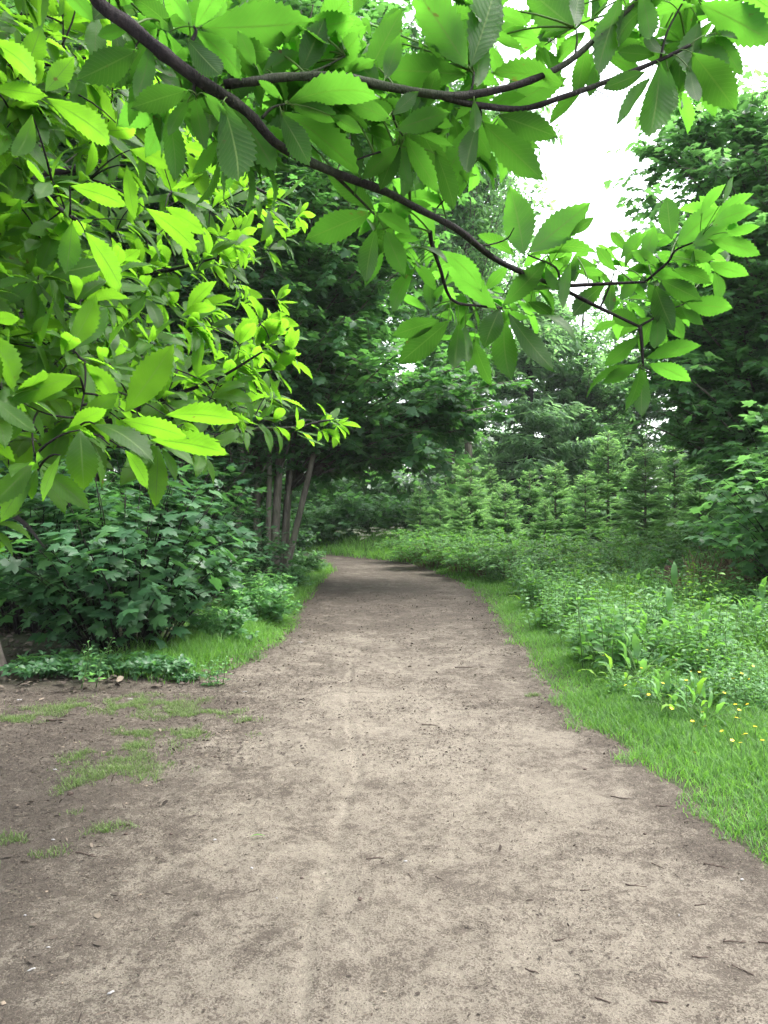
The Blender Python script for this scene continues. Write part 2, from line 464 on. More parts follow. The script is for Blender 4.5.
# the path: rows follow the edges
rows = np.concatenate([np.arange(-1.5, 2.0, 0.1), np.arange(2.0, 8.5, 0.022), np.arange(8.5, 14, 0.06), np.arange(14, 33, 0.15)])
nc = 230
V = []; A = []
for y in rows:
    l = float(left_edge(y)) - 0.02; r = float(right_edge(y)) + 0.04
    x = np.linspace(l, r, nc) if y > 6.9 else np.concatenate([np.linspace(l, -2.6, 40, endpoint=False), np.linspace(-2.6, r, nc - 40)])
    if l > -2.6: x = np.linspace(l, r, nc)
    yy = np.full(nc, y)
    fade = sstep(0, 0.12, np.minimum(x - l, r - x))
    tr = np.exp(-((x - track_line(y)) / 0.03) ** 2) * sstep(9, 7, y) * (0.45 + 0.55 * sstep(0.3, 0.5, fbm(yy * 2.2, yy * 0 + 2, 2)))
    z = hgt(x, yy) + 0.004 + (detail(x, yy) + 0.012) * fade - 0.012 * tr + 0.006 * np.exp(-((x - track_line(y) - 0.055) / 0.02) ** 2) * tr.max()
    z = np.where(fade <= 0, hgt(x, yy) - 0.012, z)
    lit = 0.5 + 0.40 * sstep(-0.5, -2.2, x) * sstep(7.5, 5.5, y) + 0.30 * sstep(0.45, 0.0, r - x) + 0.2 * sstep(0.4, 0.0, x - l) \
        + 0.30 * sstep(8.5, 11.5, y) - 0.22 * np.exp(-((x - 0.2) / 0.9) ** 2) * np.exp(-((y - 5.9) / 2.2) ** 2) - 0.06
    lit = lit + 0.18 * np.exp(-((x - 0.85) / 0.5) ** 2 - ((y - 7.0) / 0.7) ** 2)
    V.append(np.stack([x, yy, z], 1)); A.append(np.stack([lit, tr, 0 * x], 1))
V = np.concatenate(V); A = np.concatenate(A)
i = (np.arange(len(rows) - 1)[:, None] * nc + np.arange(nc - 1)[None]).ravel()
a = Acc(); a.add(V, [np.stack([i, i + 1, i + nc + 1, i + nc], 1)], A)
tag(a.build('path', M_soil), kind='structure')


def surf(x, y):
    """top of whatever soil lies there"""
    ins = (x > left_edge(y)) & (x < right_edge(y))
    return hgt(x, y) + np.where(ins, 0.016 + detail(x, y), 0.0)


# ------------------------------------------------------------------ the bough overhead (sweet chestnut standing beside the photographer)
TOP = [  # base x, y, tip x, y, half width factor, which face shows (0 underside, 1 upper face)
 (55, -20, 95, 22, 1, 0), (138, 50, 77, 80, 1.25, 0), (175, 34, 128, -6, 1.1, 0), (130, 28, 97, 36, 1, 0), (192, 27, 164, -12, 1, 0),
 (195, 28, 225, -18, 1, 0), (198, 28, 312, 22, 1.0, 0), (193, 30, 242, 80, 1, 0), (186, 38, 222, 76, 1, 0), (189, 90, 131, 108, 1.1, 0),
 (195, 95, 206, 150, 1.1, 0), (190, 98, 168, 136, 1, 0), (225, 92, 276, 172, 1.1, 0), (222, 100, 238, 182, 1.1, 0), (203, 92, 228, 126, 1.2, 0),
 (150, 42, 135, 98, 1, 0), (165, 50, 190, 84, 1, 0), (300, 74, 325, 18, 1.2, 0), (256, 68, 238, 30, 1.2, 0), (262, 72, 300, 52, 1.1, 0),
 (286, 104, 380, 97, 1, 0), (280, 110, 360, 176, 1.0, 0), (290, 107, 341, 120, 1, 0), (330, 115, 363, 133, 1, 0), (280, 112, 310, 166, 1, 0),
 (283, 100, 258, 80, 1, 0), (378, 86, 349, 50, 1.1, 0), (467, 75, 380, 70, 1.05, 0), (392, 120, 343, 100, 1, 0), (385, 80, 400, 34, 1, 0),
 (468, 68, 410, -18, 1.0, 0), (470, 68, 497, -20, 1.0, 0), (472, 70, 458, -12, 1, 0), (477, 88, 482, 33, 1.1, 0), (566, 86, 492, 72, 1.1, 0),
 (575, 28, 524, -14, 1.2, 0), (485, 108, 526, 96, 1, 0), (482, 122, 543, 180, 1.1, 0), (498, 115, 558, 137, 1.1, 0), (582, 90, 549, 124, 1, 0),
 (474, 100, 475, 133, 1, 0), (478, 95, 455, 119, 1, 0), (472, 122, 440, 189, 1.0, 0), (478, 122, 466, 174, 1, 0), (435, 150, 455, 211, 1, 0),
 (400, 138, 380, 190, 1, 0), (402, 135, 412, 187, 1, 0), (405, 135, 441, 193, 1, 0), (405, 131, 444, 121, 1, 0), (400, 145, 362, 179, 1, 0),
 (395, 130, 450, 112, 1, 0), (392, 115, 418, 92, 1, 0), (395, 122, 367, 100, 1, 0), (575, 28, 582, -16, 1.2, 0), (587, 42, 575, 99, 1.1, 0),
 (622, -5, 597, 76, 1.0, 0), (662, -2, 617, 46, 1.1, 0), (655, 55, 617, 52, 1, 0), (668, 55, 645, 30, 1.1, 0), (690, -12, 679, 90, 1.0, 0),
 (660, 62, 649, 138, 1, 0), (668, 68, 670, 114, 1, 0), (692, 52, 736, 110, 1.2, 0), (690, 68, 698, 103, 1, 0), (698, 3, 772, 42, 1.15, 0),
 (735, -14, 790, 25, 1.1, 0), (715, 30, 743, 76, 1, 0), (650, 78, 616, 124, 1, 0), (645, 72, 602, 89, 1, 0), (700, 20, 690, 80, 1.1, 0), (640, -10, 650, 40, 1, 0),
 (435, 243, 392, 178, 1.0, 0), (372, 212, 305, 240, 1.15, 0), (376, 228, 366, 283, 1.15, 0), (375, 213, 412, 235, 1.1, 0), (385, 230, 405, 276, 1, 0),
 (375, 210, 327, 173, 1, 0), (524, 255, 510, 187, 1.1, 0), (528, 253, 590, 203, 1, 0), (530, 255, 597, 252, 1, 0), (570, 235, 594, 217, 1, 0),
 (515, 255, 477, 234, 1, 0), (498, 310, 444, 254, 1.15, 0), (502, 306, 546, 261, 1.1, 0), (545, 266, 559, 291, 1, 0), (500, 309, 484, 348, 1.45, 1),
 (508, 312, 555, 371, 1, 1), (480, 306, 435, 312, 0.9, 1), (450, 320, 398, 364, 1.1, 0), (440, 320, 392, 336, 1.1, 0), (459, 322, 454, 369, 1.1, 0),
 (474, 340, 493, 387, 1.1, 0), (505, 320, 511, 380, 1.3, 0), (465, 325, 468, 363, 1, 0), (415, 268, 393, 313, 1.2, 0), (412, 276, 388, 251, 1.1, 0),
 (412, 262, 436, 291, 1.1, 0), (530, 315, 576, 341, 1, 1), (528, 302, 557, 321, 1.1, 0), (518, 298, 556, 291, 1, 1), (420, 240, 391, 238, 1, 0),
 (420, 246, 448, 263, 1, 1), (440, 250, 482, 291, 1.1, 0), (672, 240, 667, 197, 1.2, 0), (675, 247, 721, 206, 1.1, 0), (667, 258, 715, 259, 1.05, 0),
 (628, 252, 610, 232, 1.1, 0), (620, 259, 641, 231, 1, 0), (712, 222, 753, 193, 1, 0), (710, 226, 758, 208, 1, 0), (725, 233, 760, 226, 1.1, 0),
 (710, 240, 761, 255, 1, 0), (708, 262, 749, 275, 1.1, 0), (684, 302, 732, 308, 1.2, 0), (682, 308, 703, 325, 1, 0), (692, 246, 728, 225, 1.1, 0),
 (605, 275, 576, 272, 1.2, 0), (570, 262, 562, 309, 1, 0), (607, 282, 573, 316, 1.1, 0), (612, 280, 610, 313, 1.1, 0), (618, 322, 593, 331, 1.1, 0),
 (640, 326, 611, 311, 1.2, 0), (648, 284, 662, 306, 1.3, 0), (664, 312, 684, 339, 1.2, 0), (656, 310, 655, 349, 1.1, 0), (640, 335, 604, 366, 1.1, 0),
 (645, 359, 701, 345, 1, 0), (648, 363, 691, 381, 1.1, 0), (640, 363, 602, 383, 1, 0), (640, 366, 586, 397, 1, 0), (641, 367, 626, 412, 1.2, 0),
 (644, 368, 642, 417, 1.1, 0), (722, 203, 733, 176, 1, 0), (700, 216, 725, 184, 1.1, 0), (650, 275, 692, 286, 1.2, 0), (660, 280, 702, 301, 1.2, 0),
 (655, 285, 674, 331, 1.2, 0), (615, 271, 596, 246, 1.1, 0), (660, 263, 631, 251, 1.1, 0), (640, 275, 620, 300, 1.2, 0), (650, 300, 690, 318, 1.1, 0),
 (690, 262, 730, 240, 1.1, 0), (645, 262, 655, 225, 1.1, 0), (680, 250, 740, 236, 1, 0), (672, 270, 712, 283, 1.2, 0),
]


def top_depth(px, py):
    # the bough runs away from the photographer towards the right and downwards
    return 1.50 + 0.35 * sstep(150, 700, px) + 0.85 * sstep(90, 300, py) * sstep(200, 560, px) + 0.1 * sstep(100, 300, py)


def world_line(pl, jitter=0.0):
    return np.array([at(x, y, top_depth(x, y) + jitter * rng.normal()) for x, y in pl])


def chest_leaves(acc, bases, tips, nrm, wf, rnd):
    d = tips - bases
    S = np.linalg.norm(d, axis=1)
    M = frames(d, nrm)
    which = rng.integers(0, len(CHESTNUT), len(S))
    for k in range(len(CHESTNUT)):
        i = which == k
        scatter(acc, CHESTNUT[k], bases[i], M[i], S[i], rnd[i], wf[i])


over = empty('sweet_chestnut', (-1.9, -0.9, 0))
tag(over, 'sweet chestnut bough with big toothed leaves reaching across overhead against the white sky', 'tree')
T0 = np.array([-1.9, -0.9, 0.0])
tr = Acc()
tp = smooth_line([(0, 0, -0.05), (0.02, 0.03, 0.5), (0.06, 0.1, 1.6), (0.05, 0.2, 2.8), (-0.05, 0.3, 5.0), (0, 0.3, 8)], 24)
tube(tr, tp, np.interp(np.linspace(0, 1, 24), [0, 0.06, 0.3, 1], [0.34, 0.22, 0.17, 0.05]), 14, bump=0.05)
kid(over, tr.build('trunk', M_bark, over))

boughs = [
 ('main', [(92, -4), (130, 26), (162, 52), (200, 81), (225, 96), (250, 115), (280, 146), (330, 171), (384, 191), (420, 210), (460, 231), (500, 262), (560, 288), (600, 308), (640, 327)], [8, 8, 7.6, 7.2, 6.8, 5.6, 5.2, 5, 4.5, 4, 4, 3.4, 2.4, 2.0, 1.5]),
 ('upper', [(224, 84), (256, 81), (290, 77), (340, 77), (384, 86), (440, 95), (470, 95), (520, 84), (560, 67), (590, 44), (620, 17), (642, -6)], [5, 5, 5, 5, 5, 4.6, 4.4, 3.8, 3.6, 3.4, 3.2, 3]),
 ('upper_fork', [(440, 95), (470, 104), (520, 109), (560, 98), (600, 84), (660, 60), (690, 45)], [4, 3.6, 3.2, 3.2, 3, 2.4, 1.8]),
]
main_bough = empty('bough', (0, 0, 0)); main_bough.parent = over; main_bough.location = -T0
kid(over, main_bough)
acc = Acc(); LEAVES = Acc()
lines = []
for nm, pl, w in boughs:
    P = world_line(pl)
    if nm == 'main':      # joins the trunk above and left of the photographer
        P = np.vstack([T0 + tp[15], T0 + np.array([0.15, 1.0, 3.0]), at(20, -75, 1.40) + [0, 0, 0.05], P]); w = [22, 15, 9.5] + w
    n = len(P) * 4
    Q = smooth_line(P, n)
    r = np.interp(np.linspace(0, 1, n), np.linspace(0, 1, len(P)), np.array(w) * 0.85 / F * P[:, 1].clip(1.3))
    r = r * (1 + 0.10 * np.sin(np.arange(n) * 1.9) * rng.random(n))
    r = r * (1 + 0.16 * np.maximum(0, np.sin(np.arange(n) * 1.27 + 0.5)) ** 6)
    tube(acc, Q, r, 12, bump=0.06); lines.append(Q)
for pl, w in (([(330, 171), (350, 190), (374, 214)], 2.4), ([(560, 286), (600, 284), (645, 282)], 2.6), ([(640, 326), (642, 345), (643, 366)], 2.4),
              ([(430, 232), (432, 245), (440, 268), (452, 300), (480, 306), (502, 308)], 2.6), ([(455, 228), (478, 245), (505, 240), (514, 228)], 1.2), ([(300, 76), (322, 68), (345, 56)], 1.6),
              ([(190, 45), (196, 32), (194, 27)], 2.4), ([(196, 80), (194, 90), (197, 97)], 2.4), ([(262, 118), (272, 108), (285, 104)], 2.0), ([(392, 112), (397, 127), (403, 136)], 1.6), ([(400, 148), (380, 152), (356, 160)], 1.6),
              ([(466, 96), (472, 88), (474, 72)], 2), ([(478, 105), (481, 114), (480, 122)], 2), ([(594, 92), (600, 106), (606, 122)], 0.6), ([(596, 90), (612, 100), (626, 118)], 0.6), ([(645, 282), (668, 262), (676, 250), (700, 240)], 1.6),
              ([(437, 208), (444, 200), (450, 196)], 1.0), ([(560, 288), (556, 268), (528, 255)], 1.6), ([(640, 326), (665, 312), (684, 304)], 1.4), ([(140, 40), (136, 46), (138, 50)], 1.2), ([(600, 308), (608, 290), (612, 279)], 1.3), ([(575, 55), (577, 40), (576, 28)], 1.4), ([(660, 60), (668, 30), (690, -10)], 1.6)):
    P = world_line(pl); n = len(P) * 3
    tube(acc, smooth_line(P, n), np.linspace(w * 0.9, w * 0.5, n) / F * P[0][1], 7); lines.append(smooth_line(P, n))
kid(main_bough, acc.build('branches', M_barkd, main_bough))
B = []; T = []; NR = []; WF = []
for bx, by, tx, ty, wf, face in TOP:
    Y0 = top_depth(bx, by) + rng.normal() * 0.03
    b = at(bx, by, Y0)
    ln = math.hypot(tx - bx, ty - by) / F * Y0
    t = at(tx, ty, Y0 + ln * rng.uniform(-0.45, 0.55))
    d = unit(t - b)
    n = np.array([rng.normal() * 0.35, 0.75 + rng.normal() * 0.25, 0.7]) if not face else np.array([rng.normal() * 0.2, -0.55, 0.85])
    B.append(b); T.append(t); NR.append(n); WF.append(wf * rng.uniform(0.95, 1.12))
B = np.array(B); T = np.array(T); NR = np.array(NR); WF = np.array(WF)
# leaf stalks: from the leaf's foot back to the nearest wood
allw = np.concatenate(lines)
stk = LEAVES
for b, t in zip(B, T):
    w = allw[np.argmin(np.linalg.norm(allw - b, axis=1))]
    if 0.006 < np.linalg.norm(w - b) < 0.5:
        tube(stk, bez(w, (w + b) / 2 + np.array([0, 0, 0.012]), b + unit(t - b) * 0.01, 5), 0.0013, 5)
chest_leaves(LEAVES, B, T, NR, WF, rng.random(len(B)) * 0.8 + 0.1)


def rosette(acc, c, axis, n, ln, rnd0, spread=(0.9, 1.6), droop=0.25, sizes=None, mats=None):
    axis = unit(axis)
    ref = np.array([0, 0, 1.0]) if abs(axis[2]) < 0.9 else np.array([1.0, 0, 0])
    x = unit(np.cross(axis, ref)); y = np.cross(axis, x)
    a0 = rng.random() * 6.28
    az = a0 + np.arange(n) * 2.4 + rng.normal(size=n) * 0.2
    po = rng.uniform(*spread, n) * (1 - 0.45 * (np.arange(n) / n))
    d = np.cos(po)[:, None] * axis + np.sin(po)[:, None] * (np.cos(az)[:, None] * x + np.sin(az)[:, None] * y)
    d[:, 2] -= droop * np.sin(po)
    d = unit(d)
    nr = axis * 0.8 + np.array([0, 0, 0.9]) + rng.normal(size=(n, 3)) * 0.22
    L = ln * rng.uniform(0.5, 1.15, n)
    b = c - axis * (np.arange(n) / n * 0.05)[:, None] + d * 0.015
    chest_leaves(acc, b, b + d * L[:, None], nr, np.full(n, 1.0) * rng.uniform(0.9, 1.15, n), np.clip(rnd0 + rng.normal(size=n) * 0.18, 0, 1))


# further shoots along the boughs, a little behind and above the nearest leaves
for px, py, n in ((150, 70, 7), (185, 105, 8), (225, 140, 8), (255, 150, 8), (285, 125, 8), (300, 60, 8), (330, 40, 7), (350, 20, 7), (340, 130, 8), (360, 60, 8), (375, 40, 7), (420, 120, 8), (455, 110, 8), (470, 150, 8), (500, 140, 7), (440, 20, 8), (480, 10, 7), (110, 12, 6), (140, 20, 6), (165, 25, 7), (190, 60, 7), (205, 20, 7), (225, 50, 8), (240, 20, 7), (260, 50, 8), (275, 85, 7), (300, 30, 6), (310, 95, 7), (325, 75, 6), (345, 110, 8), (365, 90, 7), (372, 130, 8),
                  (390, 60, 6), (395, 105, 8), (410, 150, 8), (415, 85, 7), (430, 40, 7), (445, 70, 7), (450, 130, 8), (430, 175, 7), (490, 40, 6), (505, 110, 6), (545, 45, 6), (560, 15, 7), (590, 20, 7), (600, 55, 6), (640, 20, 7), (660, 40, 8), (685, 40, 8), (710, 20, 8), (735, 10, 7), (675, 75, 7), (700, 60, 7),
                  (150, 85, 6), (215, 110, 8), (235, 130, 7), (170, 105, 6), (255, 100, 6), (205, 85, 7), (395, 205, 7), (380, 230, 6), (405, 250, 7), (425, 265, 8), (445, 285, 8), (470, 300, 8), (490, 290, 7), (520, 300, 7), (535, 280, 7), (545, 255, 7), (575, 255, 7), (600, 265, 7), (625, 270, 8), (645, 260, 8), (665, 275, 8), (685, 265, 8), (700, 250, 8), (680, 235, 7), (625, 300, 7), (655, 315, 7), (670, 295, 8), (715, 270, 7), (725, 215, 6), (460, 330, 7), (480, 330, 7), (430, 310, 7)):
    Y = top_depth(px, py) + rng.uniform(0.06, 0.35)
    c = at(px, py, Y)
    rosette(LEAVES, c, np.array([0.45 + rng.normal() * 0.3, 0.35 + rng.normal() * 0.4, 0.1 + rng.normal() * 0.25]), n, 0.15, 0.5)
    w = allw[np.argmin(np.linalg.norm(allw - c, axis=1))]
    if np.linalg.norm(w - c) > 0.02: tube(LEAVES, bez(w, (w + c) / 2 + [0, 0, 0.03], c, 6), np.linspace(0.0028, 0.0016, 6), 5)
# leafy shoots above and behind the frame's upper edge (they shade the bough)
for k in range(14):
    px = rng.uniform(-60, 200); py = rng.uniform(-260, -60)
    c = at(px, py, rng.uniform(1.5, 2.3))
    w = allw[np.argmin(np.linalg.norm(allw - c, axis=1))]
    rosette(LEAVES, c, np.array([rng.normal() * 0.6, rng.normal() * 0.5, 0.6]), 8, 0.19, 0.45)
    tube(acc := Acc(), bez(w, (w + c) / 2 + [0, 0, 0.08], c, 6), np.linspace(0.006, 0.003, 6), 6)
    kid(main_bough, acc.build('twig', M_barkd, main_bough))
kid(main_bough, LEAVES.build('leaves', M_chest, main_bough))

# ------------------------------------------------------------------ the leafy sweet chestnut at the left, trunk at the wood's edge
LT = np.array([-3.62, 6.85, 0.0])
lt = empty('sweet_chestnut', LT)
tag(lt, 'sweet chestnut with bright young leaves spreading from the flared grey trunk on bare soil', 'tree')
tr = Acc()
tp2 = smooth_line([(0.03, 0, -0.1), (0.0, 0, 0.12), (-0.06, -0.02, 0.5), (-0.14, -0.05, 1.4), (-0.2, -0.1, 3.0), (-0.2, 0, 6), (-0.2, 0, 9)], 34)
m_ = 40; an_ = np.linspace(0, 2 * np.pi, m_, endpoint=False)
rad_ = np.interp(np.linspace(0, 1, 34), [0, 0.03, 0.06, 0.13, 0.3, 1], [0.62, 0.46, 0.34, 0.26, 0.23, 0.06])
lobe = 0.5 + 0.5 * np.cos(5 * an_ + 0.6) + 0.25 * np.cos(3 * an_ + 2)
ring = []
for i in range(34):
    fl = np.interp(i / 33, [0, 0.04, 0.1, 0.2], [0.9, 0.55, 0.22, 0.05])
    rr = rad_[i] * (1 + fl * (lobe - 0.4)) * (1 + 0.025 * np.sin(17 * an_ + 0.4 * i) + 0.02 * np.sin(29 * an_ - 0.3 * i))
    ring.append(tp2[i] + np.stack([rr * np.cos(an_), rr * np.sin(an_), 0 * an_], 1))
j_ = np.arange(m_); k_ = (j_ + 1) % m_
tr.add(np.concatenate(ring), [np.concatenate([np.stack([i * m_ + j_, i * m_ + k_, (i + 1) * m_ + k_, (i + 1) * m_ + j_], 1) for i in range(33)])])
kid(lt, tr.build('trunk', M_bark_dim, lt))


def left_depth(px, py):
    return 2.0 + 1.5 * sstep(20, 300, px) + 0.3 * sstep(430, 250, py) + 0.5 * sstep(470, 520, py)


def left_bound(py):
    return np.interp(py, [-20, 0, 60, 100, 160, 200, 238, 262, 285, 310, 335, 360, 385, 410, 440, 455, 475, 500, 560, 590], [120, 130, 150, 190, 250, 290, 300, 275, 235, 250, 285, 290, 285, 290, 240, 225, 140, 70, 50, 20])


limb_px = [  # each limb of the left tree: from near the trunk towards the path, with its distance at both ends
 ([(-330, 380), (-200, 400), (-60, 412), (0, 424), (45, 430), (85, 430), (125, 415), (165, 398), (215, 380), (262, 352)], 4.8, 3.2),
 ([(-330, 300), (-150, 240), (-20, 284), (30, 322), (62, 345), (85, 362)], 5.2, 2.3),
 ([(-330, 200), (-140, 130), (-10, 150), (22, 168), (50, 200), (75, 220)], 5.4, 2.3),
 ([(-330, 180), (-120, 160), (10, 172), (60, 171), (100, 163), (126, 157), (190, 150), (250, 185), (290, 205)], 5.6, 3.7),
 ([(-300, 60), (-120, -20), (-20, 40), (40, 62), (85, 58)], 5.6, 2.5),
 ([(-300, 120), (-100, 80), (0, 118), (60, 125), (115, 120), (160, 120)], 5.6, 3.0),
 ([(-330, 270), (-100, 250), (30, 262), (100, 275), (160, 272), (215, 258)], 5.6, 3.5),
 ([(-330, 430), (-120, 470), (-20, 500), (20, 520), (45, 548)], 5.0, 3.2),
 ([(-330, 420), (-60, 440), (90, 445), (190, 440), (250, 430), (290, 428), (330, 420)], 5.6, 4.6),
]
LIMBS = []
for pl, y0, y1 in limb_px:
    n = len(pl)
    P = np.array([at(x, y, y0 + (y1 - y0) * (k / (n - 1)) ** 0.7) for k, (x, y) in enumerate(pl)])
    root = LT + np.array([-0.17, -0.05, np.clip(P[0][2] - 0.2, 1.2, 6)])
    P[0] = root
    Q = smooth_line(P, n * 5)
    br = empty('branch', -LT); br.parent = lt; kid(lt, br)
    ac = Acc(); tube(ac, Q, np.linspace(0.035, 0.004, len(Q)) * (1 + 0.08 * rng.normal(size=len(Q))).clip(0.8, 1.2), 8, bump=0.03)
    LIMBS.append(dict(o=br, Q=Q, wood=ac, leaves=Acc()))
ALLQ = np.concatenate([l['Q'] for l in LIMBS]); IDQ = np.concatenate([np.full(len(l['Q']), k) for k, l in enumerate(LIMBS)])


SHOOTS = []


def shoot(c, n, ln, rnd0, bias=(0.55, -0.25, 0.15)):
    SHOOTS.append((np.asarray(c, float), n, ln, rnd0, bias))


def grow_shoots():
    """each shoot springs from the nearest wood that is already there"""
    global ALLQ, IDQ
    order = np.argsort([np.linalg.norm(ALLQ - q[0], axis=1).min() for q in SHOOTS])
    for i in order:
        c, n, ln, rnd0, bias = SHOOTS[i]
        dist = np.linalg.norm(ALLQ - c, axis=1); j = np.argmin(dist); k = IDQ[j]; l = LIMBS[k]; w = ALLQ[j]
        if dist[j] > 0.02:
            q = bez(w, (w + c) / 2 + np.array([0, 0, 0.05]) * min(1, dist[j] / 0.4) + rng.normal(size=3) * 0.03 * min(1, dist[j] / 0.3), c, 7)
            tube(l['wood'], q, np.linspace(0.0036, 0.0018, 7), 5)
            ALLQ = np.concatenate([ALLQ, q[2:]]); IDQ = np.concatenate([IDQ, np.full(5, k)])
        ax = unit(c - w + 1e-6) * 0.5 + np.array(bias) + rng.normal(size=3) * 0.35
        rosette(l['leaves'], c, ax, n, ln, rnd0, droop=0.35)


cnt = 0
for k in range(2600):
    py = rng.uniform(-50, 575); px = rng.uniform(-70, 330)
    if px > left_bound(py) - 16: continue
    if 425 < py < 470 and px > 250: continue
    dens = 1.0 if py < 440 else 0.3
    if rng.random() > dens: continue
    Y = left_depth(px, py) + 0.05 + 1.9 * rng.random() ** 1.3
    shoot(at(px, py, Y), int(rng.integers(6, 10)), (0.185 if py < 470 else 0.12) * rng.uniform(0.8, 1.15), 0.5, bias=(0.75, -0.3, 0.1))
    cnt += 1
    if cnt >= 430: break
# clusters along the outer edge, seen in the photograph
for px, py, Y in ((300, 215, 5.2), (285, 238, 5.2), (255, 205, 4.6), (268, 222, 4.8), (242, 238, 4.2), (280, 300, 5.2), (248, 300, 5.0), (262, 322, 3.6), (282, 335, 3.6), (288, 355, 3.6), (270, 345, 3.6), (255, 372, 3.5), (276, 370, 3.6),
                  (240, 345, 3.4), (300, 428, 4.2), (276, 424, 4.0), (262, 420, 3.9), (330, 418, 5.0), (338, 424, 5.2), (322, 428, 5.0), (245, 258, 5.0), (232, 282, 5.6), (240, 290, 5.4), (255, 195, 5.0)):
    shoot(at(px, py, Y), 8, 0.145, 0.62, bias=(0.7, -0.1, 0.2))
grow_shoots()
HERO = [(125, 412, 173, 344, 1.25, 0), (118, 412, 86, 364, 1.15, 0), (78, 376, 10, 403, 1.15, 0), (80, 430, 84, 490, 1.55, 1), (60, 455, 42, 501, 1.3, 1),
        (95, 424, 154, 463, 1.1, 1), (120, 420, 189, 438, 1.1, 0), (165, 415, 242, 421, 1, 0), (150, 440, 229, 454, 1, 0), (125, 450, 149, 489, 1.2, 0),
        (-14, 38, 37, 82, 1.1, 0), (45, 92, 74, 57, 1.2, 0), (-8, 88, 48, 96, 1, 0), (46, 98, 111, 144, 1, 0), (116, 123, 82, 84, 1, 0), (32, 115, 13, 157, 1.2, 0),
        (152, 152, 125, 108, 1.1, 0), (72, 222, 66, 274, 1.2, 0), (85, 232, 123, 293, 1.05, 0), (70, 186, 127, 206, 1.1, 0), (127, 165, 136, 222, 1, 0),
        (145, 208, 198, 253, 1, 0), (165, 207, 206, 234, 1, 0), (-10, 395, 36, 432, 0.9, 1), (-20, 330, 14, 392, 1.3, 0), (-10, 318, 20, 318, 1.5, 0), (110, 445, 75, 410, 1.1, 0),
        (130, 150, 178, 165, 1, 0), (180, 145, 225, 160, 1, 0), (186, 152, 206, 198, 1.1, 0), (190, 148, 240, 180, 1, 0)]
B = []; T = []; NR = []; WF = []
for bx, by, tx, ty, wf, face in HERO:
    Y0 = left_depth(bx, by) - 0.12
    ln = math.hypot(tx - bx, ty - by) / F * Y0
    B.append(at(bx, by, Y0)); T.append(at(tx, ty, Y0 + ln * rng.uniform(-0.4, 0.3)))
    NR.append((rng.normal() * 0.3, 0.75, 0.7) if not face else (rng.normal() * 0.15, -0.5, 0.85)); WF.append(wf)
chest_leaves(LIMBS[0]['leaves'], np.array(B), np.array(T), np.array(NR), np.array(WF), rng.random(len(B)) * 0.7 + 0.15)
for b in B:
    w = ALLQ[np.argmin(np.linalg.norm(ALLQ - b, axis=1))]
    if np.linalg.norm(w - b) < 0.8: tube(LIMBS[0]['wood'], bez(w, (w + b) / 2 + [0, 0, 0.03], b, 5), np.linspace(0.004, 0.0018, 5), 6)
for l in LIMBS:
    kid(l['o'], l['wood'].build('limb', M_barkd, l['o']))
    kid(l['o'], l['leaves'].build('leaves', M_chestL, l['o']))


